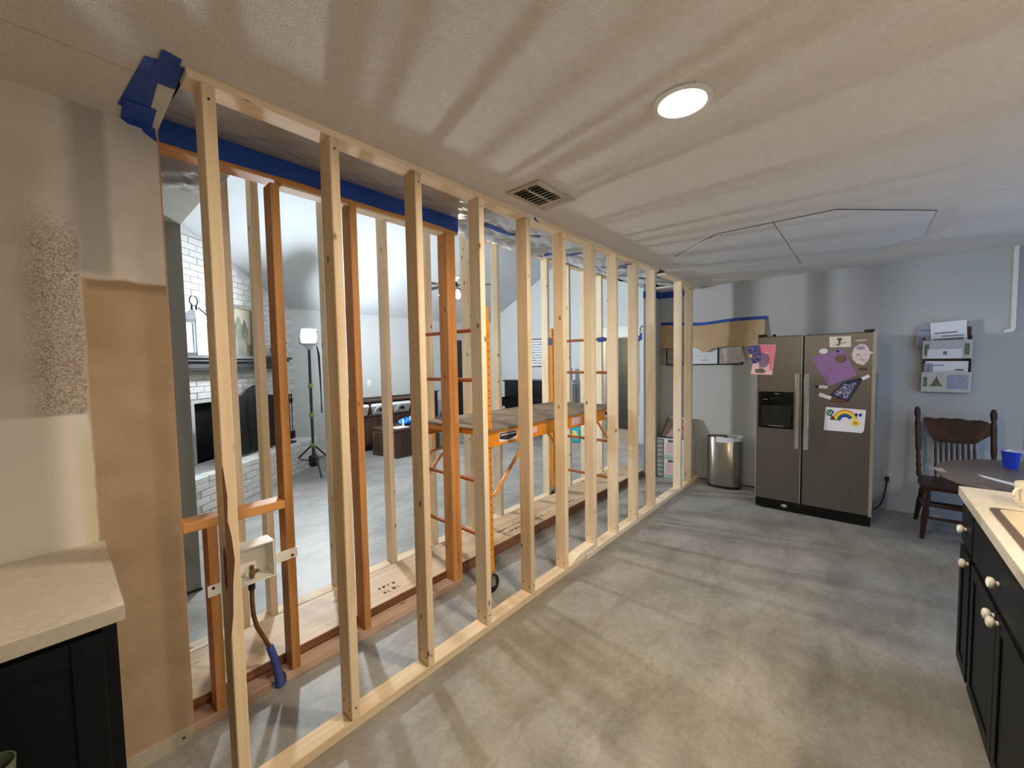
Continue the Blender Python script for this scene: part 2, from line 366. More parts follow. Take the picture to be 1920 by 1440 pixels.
# ------------------------------------------------------------------ mesh builder
class MB:
    def __init__(s): s.v, s.f, s.mi, s.sm = [], [], [], []
    def add(s, vs, fs, mi=0, sm=False):
        o = len(s.v); s.v += [tuple(v) for v in vs]
        for f in fs: s.f.append([i+o for i in f]); s.mi.append(mi); s.sm.append(sm)
        return s
    def box(s, x0, x1, y0, y1, z0, z1, mi=0):
        x0, x1 = min(x0, x1), max(x0, x1); y0, y1 = min(y0, y1), max(y0, y1); z0, z1 = min(z0, z1), max(z0, z1)
        vs = [(x0,y0,z0),(x1,y0,z0),(x1,y1,z0),(x0,y1,z0),(x0,y0,z1),(x1,y0,z1),(x1,y1,z1),(x0,y1,z1)]
        return s.add(vs, [(0,3,2,1),(4,5,6,7),(0,1,5,4),(1,2,6,5),(2,3,7,6),(3,0,4,7)], mi)
    def hexa(s, b, t, mi=0):   # bottom quad ccw, top quad ccw
        return s.add(list(b)+list(t), [(0,3,2,1),(4,5,6,7),(0,1,5,4),(1,2,6,5),(2,3,7,6),(3,0,4,7)], mi)
    def prism(s, poly, axis, a, b, mi=0):
        """poly: 2D points; axis 'x': (y,z), 'y': (x,z), 'z': (x,y)"""
        n = len(poly)
        def P(p, t):
            return (t, p[0], p[1]) if axis == 'x' else ((p[0], t, p[1]) if axis == 'y' else (p[0], p[1], t))
        vs = [P(p, a) for p in poly] + [P(p, b) for p in poly]
        fs = [list(range(n))[::-1], list(range(n, 2*n))] + [(i, (i+1) % n, n+(i+1) % n, n+i) for i in range(n)]
        return s.add(vs, fs, mi)
    def tube(s, path, r, seg=10, mi=0, cap=True):
        path = [Vector(p) for p in path]; n = len(path)
        rs = r if isinstance(r, (list, tuple)) else [r]*n
        vs, fs = [], []
        ref = None
        for i, p in enumerate(path):
            t = (path[min(i+1, n-1)] - path[max(i-1, 0)]).normalized()
            if ref is None:
                ref = Vector((0, 0, 1)) if abs(t.z) < 0.9 else Vector((1, 0, 0))
            a = t.cross(ref).normalized(); b = t.cross(a).normalized(); ref = -b if False else ref
            for k in range(seg):
                th = 2*PI*k/seg
                vs.append(p + a*(math.cos(th)*rs[i]) + b*(math.sin(th)*rs[i]))
        for i in range(n-1):
            for k in range(seg):
                k2 = (k+1) % seg
                fs.append((i*seg+k, i*seg+k2, (i+1)*seg+k2, (i+1)*seg+k))
        s.add(vs, fs, mi, True)
        if cap:
            o = len(s.v) - len(vs)
            s.f.append([o+k for k in range(seg)][::-1]); s.mi.append(mi); s.sm.append(False)
            s.f.append([o+(n-1)*seg+k for k in range(seg)]); s.mi.append(mi); s.sm.append(False)
        return s
    def cyl(s, p0, p1, r, seg=14, mi=0, r2=None):
        return s.tube([p0, p1], [r, r if r2 is None else r2], seg, mi)
    def lathe(s, prof, c=(0,0,0), seg=24, axis='z', mi=0, sx=1.0, sy=1.0):
        n = len(prof); vs, fs = [], []
        for (r, h) in prof:
            for k in range(seg):
                th = 2*PI*k/seg; a, b = r*math.cos(th)*sx, r*math.sin(th)*sy
                if axis == 'z': q = (c[0]+a, c[1]+b, c[2]+h)
                elif axis == 'y': q = (c[0]+a, c[1]+h, c[2]+b)
                else: q = (c[0]+h, c[1]+a, c[2]+b)
                vs.append(q)
        for i in range(n-1):
            for k in range(seg):
                k2 = (k+1) % seg
                f = (i*seg+k, i*seg+k2, (i+1)*seg+k2, (i+1)*seg+k)
                fs.append(f)
        s.add(vs, fs, mi, True)
        o = len(s.v) - len(vs)
        s.f.append([o+k for k in range(seg)][::-1]); s.mi.append(mi); s.sm.append(False)
        s.f.append([o+(n-1)*seg+k for k in range(seg)]); s.mi.append(mi); s.sm.append(False)
        return s
    def grid(s, fn, nu, nv, mi=0, sm=True):
        vs = [fn(i/nu, j/nv) for i in range(nu+1) for j in range(nv+1)]
        fs = [(i*(nv+1)+j, (i+1)*(nv+1)+j, (i+1)*(nv+1)+j+1, i*(nv+1)+j+1) for i in range(nu) for j in range(nv)]
        return s.add(vs, fs, mi, sm)
    def mesh(s, name, mats, off=(0,0,0), bevel=0.0):
        me = bpy.data.meshes.new(name)
        me.from_pydata([(v[0]-off[0], v[1]-off[1], v[2]-off[2]) for v in s.v], [], s.f)
        for p, mi, sm in zip(me.polygons, s.mi, s.sm): p.material_index = mi; p.use_smooth = sm
        bm = bmesh.new(); bm.from_mesh(me)
        bmesh.ops.recalc_face_normals(bm, faces=bm.faces)
        if bevel > 0:
            bmesh.ops.bevel(bm, geom=list(bm.edges), offset=bevel, segments=1, affect='EDGES', clamp_overlap=True)
        bm.to_mesh(me); bm.free()
        if any(s.sm): me.set_sharp_from_angle(angle=math.radians(40))
        for k in (mats if isinstance(mats, (list, tuple)) else [mats]): me.materials.append(M[k])
        me.update()
        return me
    def build(s, name, mats, parent=None, bevel=0.0, local=False):
        """world coordinates unless local; a child's origin is its parent's, a lone mesh stands on its own base"""
        if parent is not None:
            off = (0,0,0) if local else parent_origin(parent)
            me = s.mesh(name, mats, off, bevel); o = bpy.data.objects.new(name, me); C.objects.link(o); o.parent = parent
        else:
            xs, ys, zs = zip(*s.v)
            off = ((min(xs)+max(xs))/2, (min(ys)+max(ys))/2, min(zs))
            me = s.mesh(name, mats, off, bevel); o = bpy.data.objects.new(name, me); C.objects.link(o); o.location = off
        return o
def parent_origin(o):
    l = Vector((0, 0, 0))
    while o is not None: l = l + o.location; o = o.parent
    return l
def tag(o, label, cat, group=None):
    o['label'] = label; o['category'] = cat
    if group: o['group'] = group
    return o
def thing(name, label, cat, loc=(0,0,0), rz=0.0, group=None):
    o = bpy.data.objects.new(name, None); C.objects.link(o); o.location = loc; o.rotation_euler = (0, 0, rz)
    o.empty_display_size = 0.05
    return tag(o, label, cat, group)
def struct(o): o['kind'] = 'structure'; return o
def B(*a): return MB().box(*a)
def lumber(name, parent, x0, x1, y0, y1, z0, z1, mk='pine', axis='z', bevel=0.0025):
    """a board as its own mesh, grain along its length"""
    dx, dy, dz = x1-x0, y1-y0, z1-z0
    d = {'z': (dx, dy, dz), 'x': (dz, dy, dx), 'y': (dx, dz, dy)}[axis]
    me = MB().box(-d[0]/2, d[0]/2, -d[1]/2, d[1]/2, -d[2]/2, d[2]/2).mesh(name, mk, bevel=bevel)
    o = bpy.data.objects.new(name, me); C.objects.link(o)
    c = Vector(((x0+x1)/2, (y0+y1)/2, (z0+z1)/2))
    o.parent = parent
    o.location = c - (parent_origin(parent) if parent is not None else Vector((0, 0, 0)))
    o.rotation_euler = {'z': (0, 0, 0), 'x': (0, PI/2, 0), 'y': (-PI/2, 0, 0)}[axis]
    return o

H = 2.44
# ================================================================== setting
struct(B(-2.2, 8.6, -3.3, 5.6, -0.06, 0.0).build('floor', 'concrete'))

# kitchen ceiling with the cut along the framing
ceil = MB()
ceil.box(-2.2, 5.55, -3.3, -0.001, H, H+0.02)
ceil.box(-2.2, 0.31, 0.0, 0.5, H, H+0.02)
ceil.box(5.13, 5.55, 0.0, 0.5, H, H+0.02)
ceiling = struct(ceil.build('ceiling', 'ceiling_tex'))
# drywall octagon patch in two sheets with the gap round it
oct_ = [(3.66,-0.30),(3.235,-0.74),(3.235,-1.42),(3.71,-1.89),(4.36,-1.89),(4.80,-1.45),(4.80,-0.76),(4.33,-0.30)]
cxo, cyo = 4.02, -1.095
def scl(p, s): return (cxo+(p[0]-cxo)*s, cyo+(p[1]-cyo)*s)
MB().prism([scl(p, 1.005) for p in oct_], 'z', H-0.0035, H-0.001).build('patch_gap', 'dark_gap', ceiling)
a_ = [scl(p, 1.0) for p in oct_]
MB().prism([a_[0], a_[1], (3.235, -1.090), (4.80, -1.090), a_[6], a_[7]], 'z', H-0.008, H-0.003).build('patch_panel', 'patch_board', ceiling)
MB().prism([(3.235, -1.096), a_[2], a_[3], a_[4], a_[5], (4.80, -1.096)], 'z', H-0.008, H-0.003).build('patch_panel', 'patch_board', ceiling)
B(-0.6, 0.21, 0.137, 0.139, H-0.001, H).build('seam', 'ceiling_band', ceiling)

# attic void above the cut
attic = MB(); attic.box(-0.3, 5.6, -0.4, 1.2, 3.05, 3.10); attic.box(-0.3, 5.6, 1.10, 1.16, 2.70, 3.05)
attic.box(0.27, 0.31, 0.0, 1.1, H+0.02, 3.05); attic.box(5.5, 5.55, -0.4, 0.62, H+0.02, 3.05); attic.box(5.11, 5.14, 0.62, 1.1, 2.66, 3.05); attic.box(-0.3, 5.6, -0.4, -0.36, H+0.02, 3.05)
attic.box(4.062, 4.238, 0.002, 0.08, H-0.004, H+0.01)  # dark block standing in for the shaded hole between the top plates
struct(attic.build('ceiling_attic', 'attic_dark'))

# walls of the kitchen
wl = struct(B(-2.2, 0.306, 0.480, 0.493, 0.022, H).build('wall_left', 'stripped_wall'))
B(0.304, 0.3075, 0.4795, 0.4935, 0.02, H-0.03).build('board_edge', 'old_plate', wl)
struct(B(-2.2, 0.29, 0.50, 0.58, 0, H).build('wall_left_core', 'attic_dark'))
bb = MB().prism([(0.093, 0.0), (0.296, 0.0), (0.306, 0.035), (0.306, 0.058), (0.093, 0.062)], 'y', 0.472, 0.480)
bbo = struct(bb.build('baseboard_left', 'laminate_edge'))
MB().lathe([(0.005, 0), (0.005, 0.002)], (0.272, 0.470, 0.028), 10, 'y').build('nail_hole', 'dark_gap', bbo)
wf = MB(); wf.box(5.42, 5.55, -3.3, 0.58, 0, H)
struct(wf.build('wall_far', 'far_paint'))
stub = struct(B(5.14, 7.05, 0.50, 0.62, 0, 2.80).build('wall_stub', 'far_paint'))
struct(B(-2.2, -2.1, -3.3, 0.5, 0, H).build('wall_back', 'drywall_white'))
wr = MB()
wr.box(-2.2, 2.9, -3.42, -3.3, 0, H); wr.box(4.7, 5.55, -3.42, -3.3, 0, H); wr.box(2.9, 4.7, -3.42, -3.3, 2.05, H); wr.box(2.9, 4.7, -3.42, -3.3, 0, 0.10)
struct(wr.build('wall_right', 'drywall_white'))
win = MB()
for x in (2.9, 3.77, 4.65): win.box(x, x+0.05, -3.40, -3.34, 0.10, 2.05)
win.box(2.9, 4.7, -3.40, -3.34, 0.10, 0.15); win.box(2.9, 4.7, -3.40, -3.34, 2.0, 2.05)
struct(win.build('window_1', 'white_paint'))  # out-of-frame window, added to let bluish daylight in from the right
# raceway trim in the far corner
tr = MB(); tr.box(5.395, 5.42, -2.532, -2.508, 1.75, H); tr.prism([(-2.532, 1.75), (-2.508, 1.75), (-2.470, 1.732), (-2.470, 1.712), (-2.520, 1.720)], 'x', 5.395, 5.42)
struct(tr.build('trim_1', 'white_paint'))
struct(B(5.40, 5.42, -2.75, -2.62, 0, H).build('trim_2', 'white_paint'))
struct(B(5.408, 5.42, -0.735, 0.50, 0.0, 0.008).build('wall_foot_strip', 'dark_gap'))  # thin dark strip along the foot of the far wall

# living room shell
EAVE, SL, YF = 2.46, 0.53, 5.4
RIDGE_Y = 3.05; RIDGE = EAVE + SL*(YF-RIDGE_Y); LOW = 2.70
wlf = MB(); wlf.box(0, 7.1, YF, YF+0.12, 0, EAVE+0.05)
struct(wlf.build('wall_living_far', 'living_paint'))
gp = [(0.56, 0), (1.62, 0), (1.62, 1.97), (2.26, 1.97), (2.26, 0), (YF, 0), (YF, EAVE+0.03), (RIDGE_Y, RIDGE+0.05), (1.05, LOW+0.03), (0.56, LOW)]
struct(MB().prism(gp, 'x', 7.05, 7.17).build('wall_gable', 'gable_paint'))
hall = MB(); hall.box(7.17, 8.5, 1.50, 1.56, 0, 2.3); hall.box(7.17, 8.5, 2.75, 2.80, 0, 2.3); hall.box(7.17, 8.5, 1.5, 2.8, 2.3, 2.35); hall.box(8.45, 8.5, 1.5, 2.8, 0, 2.3)
struct(hall.build('wall_hall', 'grey_trim'))
v1 = MB().hexa([(0.6, RIDGE_Y, RIDGE), (7.05, RIDGE_Y, RIDGE), (7.05, YF, EAVE), (0.6, YF, EAVE)], [(0.6, RIDGE_Y, RIDGE+.05), (7.05, RIDGE_Y, RIDGE+.05), (7.05, YF, EAVE+.05), (0.6, YF, EAVE+.05)])
v1.hexa([(-0.2, RIDGE_Y, RIDGE), (0.6, RIDGE_Y, RIDGE), (0.6, YF, EAVE), (-0.2, YF, EAVE)], [(-0.2, RIDGE_Y, RIDGE+.05), (0.6, RIDGE_Y, RIDGE+.05), (0.6, YF, EAVE+.05), (-0.2, YF, EAVE+.05)])
v1.hexa([(-0.2, 1.10, LOW), (7.05, 1.10, LOW), (7.05, RIDGE_Y, RIDGE), (-0.2, RIDGE_Y, RIDGE)], [(-0.2, 1.10, LOW+.05), (7.05, 1.10, LOW+.05), (7.05, RIDGE_Y, RIDGE+.05), (-0.2, RIDGE_Y, RIDGE+.05)])
v1.box(5.11, 7.05, 0.5, 1.15, LOW, LOW+0.05)
struct(v1.build('ceiling_vault', 'vault_paint'))
struct(B(-0.6, 0.600, 1.15, 1.84, 2.475, 2.70).build('ceiling_soffit', 'drywall_white'))
wret = struct(B(-0.6, 0.597, 1.84, 1.95, 0, 2.475).build('wall_return', 'grey_paint_post'))
B(-0.6, 0.60, 1.828, 1.84, 0.0, 0.012).build('base_gap', 'dark_gap', wret)
struct(B(-0.15, 0.0, 1.95, 5.5, 0, 4.0).build('wall_living_left', 'living_paint'))
struct(B(-0.65, -0.55, 0.58, 1.95, 0, 2.7).build('wall_nook', 'living_paint'))

# door at the end of the hall, cased opening
d1 = bpy.data.objects.new('door_1', None); C.objects.link(d1); d1.location = (8.42, 2.2, 0); struct(d1)
B(8.40, 8.44, 1.70, 2.62, 0.02, 2.03).build('door_slab', 'door_dark', d1)
for (y0, y1) in ((1.80, 2.10), (2.22, 2.52)):
    for (z0, z1) in ((0.25, 0.85), (1.0, 1.85)):
        B(8.392, 8.40, y0, y1, z0, z1).build('door_panel', 'door_dark', d1, bevel=0.003)
tr3 = MB(); tr3.box(7.02, 7.06, 1.50, 2.38, 1.97, 2.13); tr3.box(6.99, 7.06, 1.47, 2.41, 2.13, 2.16); tr3.box(7.02, 7.06, 2.26, 2.36, 0, 1.97)
struct(tr3.build('trim_3', 'white_paint'))
struct(B(5.95, 6.62, 5.385, 5.41, 0, 2.06).build('door_2', 'mantel_black'))
struct(B(2.6, 7.05, 5.385, 5.40, 0, 0.09).build('baseboard_living', 'white_paint'))

# ================================================================== framing: pale wall on the kitchen side
w1 = thing('stud_wall', 'nearest row of pale new pine studs standing along the kitchen floor, twelve between plates', 'stud wall', (2.8, 0.045, 0))
lumber('bottom_plate', w1, -0.35, 2.62, 0.0, 0.089, 0.0, 0.042, 'pine_tan', 'x')
lumber('bottom_plate', w1, 2.635, 5.40, 0.0, 0.089, 0.0, 0.042, 'pine', 'x')
bp_ = MB().prism([(2.42, 0.042), (2.80, 0.042), (2.80, 0.082), (2.55, 0.080), (2.50, 0.070), (2.47, 0.062), (2.43, 0.050)], 'y', 0.004, 0.086)
bp_.build('broken_plate_end', 'pine', w1)
lumber('top_plate', w1, 0.31, 4.06, 0.0, 0.089, 2.414, 2.446, 'pine_tan', 'x')
lumber('top_plate', w1, 4.24, 5.40, 0.0, 0.089, 2.414, 2.446, 'pine', 'x')
W1X = [0.383, 0.782, 1.174, 1.582, 1.985, 2.380, 2.789, 3.165, 3.570, 3.982, 4.765, 5.132]
for i, x in enumerate(W1X):
    z0 = 0.082 if i == 6 else 0.042
    st = lumber('stud', w1, x-0.038, x, 0.0, 0.089, z0, 2.414, 'pine_tan' if i in (0, 1, 2, 4, 5) else 'pine', 'z', 0.003)
    nl = MB()
    for (ny, nz) in ((0.02, 0.11), (0.065, 0.13)):
        nl.lathe([(0.004, -0.0015), (0.004, 0.001)], (x-0.038, ny, z0+nz-0.07), 8, 'x')
    nl.lathe([(0.004, -0.0015), (0.004, 0.001)], (x-0.019, 0.0, z0+0.05), 8, 'y')
    nl.lathe([(0.004, -0.0015), (0.004, 0.001)], (x-0.019, 0.0, 2.37), 8, 'y')
    nl.build('nail', 'nail', w1)['kind'] = 'stuff'
# bark edge and dark knot on the nearest stud
bk = MB()
pts = [(0.62, 0.0), (0.70, 0.010), (0.80, 0.014), (0.88, 0.022), (0.96, 0.017), (1.02, 0.008), (1.10, 0.011), (1.2, 0.003)]
bk.prism([(0.3449, z) for z, _ in pts] + [(0.3449 + d_, z) for z, d_ in pts[::-1]], 'y', -0.0012, 0.0)
bk.prism([(0.020, 0.78), (0.032, 0.80), (0.034, 0.90), (0.022, 0.93), (0.006, 0.90), (0.006, 0.80)], 'x', 0.3436, 0.345)
bk.build('bark_edge', 'brown_ink', w1)

# ------------------------------------------------------------------ old orange framing
w2 = thing('old_wall_frame', 'old orange-brown stud framing standing behind the pale studs at the left', 'stud wall', (1.05, 0.535, 0))
Y0, Y1 = 0.494, 0.583
lumber('bottom_plate', w2, 0.30, 0.600, Y0, Y1, 0.0, 0.042, 'old_plate', 'x')
lumber('bottom_plate', w2, 0.665, 1.80, Y0, Y1, 0.0, 0.042, 'old_plate', 'x')
lumber('top_plate', w2, 0.30, 1.83, Y0, Y1, 2.385, 2.425, 'old_fir', 'x')
lumber('top_plate', w2, 0.30, 1.83, Y0, Y1, 2.426, 2.500, 'old_fir', 'x')
lumber('header_block', w2, 0.745, 1.72, Y0+0.006, Y1-0.006, 2.372, 2.385, 'pine_tan', 'x')
lumber('stud', w2, 0.294, 0.312, Y0, Y1, 0.042, 2.385, 'old_fir')
lumber('cripple_stud', w2, 0.389, 0.427, Y0, Y1, 0.042, 0.850, 'old_fir')
lumber('sill', w2, 0.312, 0.694, Y0, Y1, 0.850, 0.890, 'old_fir', 'x')
lumber('stud', w2, 0.694, 0.733, Y0, Y1, 0.042, 2.372, 'old_fir')
lumber('stud', w2, 1.073, 1.112, Y0, Y1, 0.042, 2.385, 'old_fir')
lumber('stud', w2, 1.722, 1.7605, Y0, Y1, 0.042, 2.385, 'old_fir')
lumber('stud', w2, 1.761, 1.800, Y0, Y1, 0.042, 2.385, 'old_fir')

MB().tube([(1.770+0.016*(k % 2)+0.004*math.sin(k*2.1), 0.4938, 0.985+k*0.011) for k in range(13)], 0.0011, 5).build('pencil_mark', 'brown_ink', w2)
# ------------------------------------------------------------------ pale wall on the living side
w3 = thing('stud_wall', 'farther row of pale temporary studs on the living room side, behind the lying beams', 'stud wall', (2.8, 1.095, 0))
Y0, Y1 = 1.05, 1.139
lumber('bottom_plate', w3, 0.30, 2.30, Y0, Y1, 0, 0.040, 'pine', 'x')
lumber('bottom_plate', w3, 2.31, 5.10, Y0, Y1, 0, 0.040, 'pine', 'x')
lumber('top_plate', w3, 0.605, 2.9, Y0, Y1, 2.652, 2.690, 'pine_tan', 'x')
lumber('top_plate', w3, 2.91, 5.10, Y0, Y1, 2.652, 2.690, 'pine_tan', 'x')
for x in (0.672, 0.818, 1.215, 1.640, 2.030, 2.450, 2.835, 3.235, 3.632, 4.062, 4.440, 4.838):
    lumber('stud', w3, x-0.038, x, Y0, Y1, 0.040, 2.652, 'pine', 'z', 0.003)

# ------------------------------------------------------------------ two laminated beams lying flat
def beam(label, x0, x1, y0, y1, z0, z1):
    t = thing('laminated_beam', label, 'beam', ((x0+x1)/2, (y0+y1)/2, z0), 0, 'laminated beams on the floor')
    lumber('beam_face', t, x0, x1, y0, y1, z0+0.0005, z1, 'lvl', 'x', 0.003)
    n = 6; hh = (z1-z0-0.004)/n
    for k in range(n):
        lumber('veneer', t, x0+0.002, x1-0.002, y0-0.0012, y0+0.002, z0+0.002+k*hh, z0+0.002+k*hh+hh*0.86, 'lvl_edge', 'x', 0)
    return t
beam('lower laminated beam lying flat on the concrete under another beam', 0.32, 5.12, 0.592, 0.962, 0.0, 0.0445)
tb = beam('upper laminated beam lying flat with printed marks on its brown top face', 0.32, 5.06, 0.586, 0.956, 0.0448, 0.0895)
rnd = random.Random(3)
pm = MB()
for (xa, xb) in ((1.30, 1.42), (2.42, 2.95), (3.35, 3.5)):
    x = xa
    while x < xb:
        w_ = rnd.uniform(0.012, 0.03)
        for row in (0.66, 0.72):
            pm.box(x, x+w_*0.3, row, row+0.028, 0.0896, 0.0900); pm.box(x, x+w_, row+rnd.choice((0, 0.012, 0.024)), row+rnd.choice((0.004, 0.03)), 0.0896, 0.0900)
        x += w_ + 0.012
pm.build('printed_mark', 'brown_ink', tb)

# ------------------------------------------------------------------ water valve box between the old studs
vb = thing('valve_box', 'white plastic water valve box strapped across two old orange studs', 'valve box', (0.56, 0.52, 0.5))
def hollow_box(mb, x0, x1, y0, y1, z0, z1, t):   # open toward -y
    mb.box(x0, x1, y1-t, y1, z0, z1); mb.box(x0, x0+t, y0, y1-t, z0, z1); mb.box(x1-t, x1, y0, y1-t, z0, z1)
    mb.box(x0+t, x1-t, y0, y1-t, z0, z0+t); mb.box(x0+t, x1-t, y0, y1-t, z1-t, z1)
hb = MB(); hollow_box(hb, 0.475, 0.640, 0.492, 0.585, 0.545, 0.715, 0.006); hb.build('box_shell', 'white_plastic', vb)
B(0.641, 0.738, 0.489, 0.493, 0.600, 0.648).build('strap', 'white_plastic', vb)
B(0.380, 0.474, 0.489, 0.493, 0.555, 0.603).build('strap', 'white_plastic', vb)
for (x, z) in ((0.715, 0.615), (0.40, 0.590)): MB().lathe([(0.006, -0.003), (0.006, 0.0)], (x, 0.489, z), 10, 'y').build('screw', 'nail', vb)

vv = MB(); vv.cyl((0.555, 0.535, 0.551), (0.555, 0.535, 0.610), 0.010); vv.cyl((0.555, 0.535, 0.590), (0.555, 0.500, 0.590), 0.009)
vv.lathe([(0.013, 0), (0.013, 0.02)], (0.555, 0.535, 0.560), 8)
vv.build('valve', 'brass', vb)
MB().lathe([(0.004, 0), (0.022, 0.001), (0.022, 0.006), (0.004, 0.007)], (0.555, 0.492, 0.596), 12, 'y', sy=0.45).build('valve_handle', 'brass', vb)
pp = MB(); pp.tube([(0.552, 0.535, 0.545), (0.552, 0.535, 0.50)], 0.014, 10); pp.build('pipe_nut', 'pipe_black', vb)
path = [(0.552, 0.535, 0.50), (0.550, 0.533, 0.44), (0.552, 0.530, 0.38), (0.562, 0.527, 0.32), (0.585, 0.522, 0.26), (0.607, 0.516, 0.20), (0.622, 0.508, 0.14)]
MB().tube(path, 0.0095, 10).build('copper_pipe', 'copper_old', vb)
MB().tube([(0.607, 0.517, 0.205), (0.622, 0.508, 0.14), (0.632, 0.500, 0.07), (0.640, 0.497, 0.005)], [0.016, 0.0165, 0.018, 0.021], 10).build('blue_sleeve', 'sleeve_blue', vb)

# ================================================================== plastic film and blue tape
def wr_(x, y, k=0.0): return 0.012*math.sin(9*x+4*y+k)+0.009*math.sin(17*x-11*y+2*k)+0.006*math.sin(31*x+23*y+k)+0.004*math.sin(61*y-37*x)
ps = MB().grid(lambda a, b: (0.312+a*1.52, 0.09+b*0.40, 2.428 + 0.062*b - 0.008*math.sin(PI*b) + 0.3*wr_(0.312+a*1.52, b*0.5)*math.sin(PI*b)), 60, 22)
tag(ps.build('plastic_sheet', 'film'), 'dark plastic film stretched over the ceiling cut above the old orange plate', 'plastic sheet')
def fC(a, b):
    x = 0.31+a*1.50; y = 0.585+b*0.60
    return (x, y, 2.470 + 0.10*b*(1 if x > 0.62 else 0.05) - 0.03*math.sin(PI*b) + 0.8*wr_(x, y, 2))
ps = MB().grid(lambda a, b: (0.31+a*0.29, 0.585+b*0.56, 2.458-0.02*math.sin(PI*b)+0.7*wr_(a*0.3, b*0.6, 2)), 20, 26)
tag(ps.build('plastic_sheet', 'film'), 'crinkled plastic film between the orange plate and the soffit at the left', 'plastic sheet')
ps = MB().grid(lambda a, b: (0.60+a*1.22, 0.585+b*0.46, 2.468+0.19*b-0.02*math.sin(PI*b)+0.8*wr_(a*1.3, b*0.6, 3)), 44, 22)
tag(ps.build('plastic_sheet', 'film'), 'plastic film sloping up behind the orange plate to the living room studs', 'plastic sheet')
def fB(a, b):
    x = 1.835+a*3.27; y = 0.03+b*1.015
    bulge = 0.075*math.exp(-((x-2.9)/0.45)**2) + 0.05*math.exp(-((x-2.2)/0.35)**2)
    sag = (bulge*math.exp(-((b-0.74)/0.16)**2) + 0.02*math.sin(PI*b))*min(1, (1-b)/0.12)
    ruff = 0.020*math.sin(55*x+6*b)*math.exp(-((b-0.9)/0.10)**2)
    return (x, y, 2.440 + 0.232*b**1.2 - sag + 1.0*wr_(x, y, 1)*min(1, 4*b, 5*(1-b)) + ruff*min(1, (1-b)/0.05))
ps = MB().grid(fB, 150, 44)
tag(ps.build('plastic_sheet', 'film_clear'), 'shiny crumpled plastic film sagging over the gap above the lying beams', 'plastic sheet')
# hanging sheet by the wall stub
ps = MB().grid(lambda a, b: (5.10+0.012*math.sin(26*a)+0.01*math.sin(7*b), 0.655+a*0.12+0.01*math.sin(9*b+3*a), 1.80-b*1.0), 24, 24)
tag(ps.build('plastic_sheet', 'film_clear'), 'narrow clear plastic sheet hanging in folds at the wall end', 'plastic sheet')

def tape(label, strips, mk='tape_blue', group=None):
    t = thing('blue_tape', label, 'tape', strips[0][0], 0, group)
    for q in strips:
        mb = MB()
        pts = [Vector(p) for p in q]
        nrm = (pts[1]-pts[0]).cross(pts[2]-pts[0]).normalized()*0.0006
        n = len(pts)
        mb.add([p-nrm for p in pts]+[p+nrm for p in pts], [list(range(n))[::-1], list(range(n, 2*n))]+[(i, (i+1) % n, n+(i+1) % n, n+i) for i in range(n)])
        mb.build('strip', mk, t)
    return t
zc = H-0.0015
tape('blue painter tape patched over the ceiling corner at the upper left', [
    [(0.221, 0.03, zc), (0.262, 0.02, zc), (0.272, 0.40, zc), (0.190, 0.385, zc)],
    [(0.250, -0.037, zc-.001), (0.296, -0.03, zc-.001), (0.300, 0.15, zc-.001), (0.243, 0.15, zc-.001)],
    [(0.27, 0.008, zc-.002), (0.309, 0.010, zc-.002), (0.309, 0.145, zc-.002), (0.272, 0.145, zc-.002)],
    [(0.200, 0.33, zc-.003), (0.285, 0.33, zc-.003), (0.29, 0.479, zc-.003), (0.205, 0.479, zc-.003)],
    [(0.205, 0.4785, H-.004), (0.300, 0.4785, H-.004), (0.303, 0.4785, 2.388), (0.266, 0.4785, 2.410), (0.262, 0.4785, 2.422), (0.222, 0.4785, 2.424)],
], 'tape_blue')
def run(x0, x1, y, z0, z1, n, seed, dz=0.006):
    r_ = random.Random(seed); top, bot = [], []
    for k in range(n+1):
        x = x0+(x1-x0)*k/n
        top.append((x, y, z1+r_.uniform(-dz, dz)*0.4)); bot.append((x, y, z0+r_.uniform(-dz, dz)))
    return [[bot[k], bot[k+1], top[k+1], top[k]] for k in range(n)]
tape('long blue painter tape run along the top of the old orange plate', run(0.312, 1.83, 0.4925, 2.404, 2.492, 9, 4), 'tape_blue')
tape('dark blue tape along the soffit edge at the far left', run(0.0, 0.59, 1.146, 2.478, 2.56, 4, 5), 'tape_dark')
def flat(x0, x1, y0, y1, z): return [(x0, y0, z), (x1, y0, z), (x1, y1, z), (x0, y1, z)]
def fz(x, y): return fB((x-1.835)/3.27, (y-0.03)/1.015)[2]-0.006
def onfilm(p0, p1, w_, n=10):
    out = []
    for k in range(n):
        a = Vector(p0).lerp(Vector(p1), k/n); b = Vector(p0).lerp(Vector(p1), (k+1)/n); d_ = (b-a).normalized(); s__ = Vector((-d_.y, d_.x))*w_/2
        out.append([(q.x, q.y, fz(q.x, q.y)) for q in (a-s__, b-s__, b+s__, a+s__)])
    return out
tape('blue tape strip stuck across the shiny film beyond the orange double stud', onfilm((2.05, 0.53), (2.45, 0.28), 0.05, 6))
tape('small blue tape flag on the plate above the fifth pale stud', [[(2.02, -0.0015, 2.418), (2.075, -0.0015, 2.402), (2.03, -0.0015, 2.436)]])
tape('blue tape lines crossing the film near the far pale studs', [
    [(3.45, 0.02, 2.395), (3.49, 0.02, 2.395), (3.49, 0.10, 2.397), (3.45, 0.10, 2.397)]]
    + onfilm((3.04, 0.12), (3.04, 0.98), 0.04) + onfilm((3.77, 0.12), (3.77, 0.98), 0.04) + onfilm((4.47, 0.12), (4.47, 0.98), 0.04))
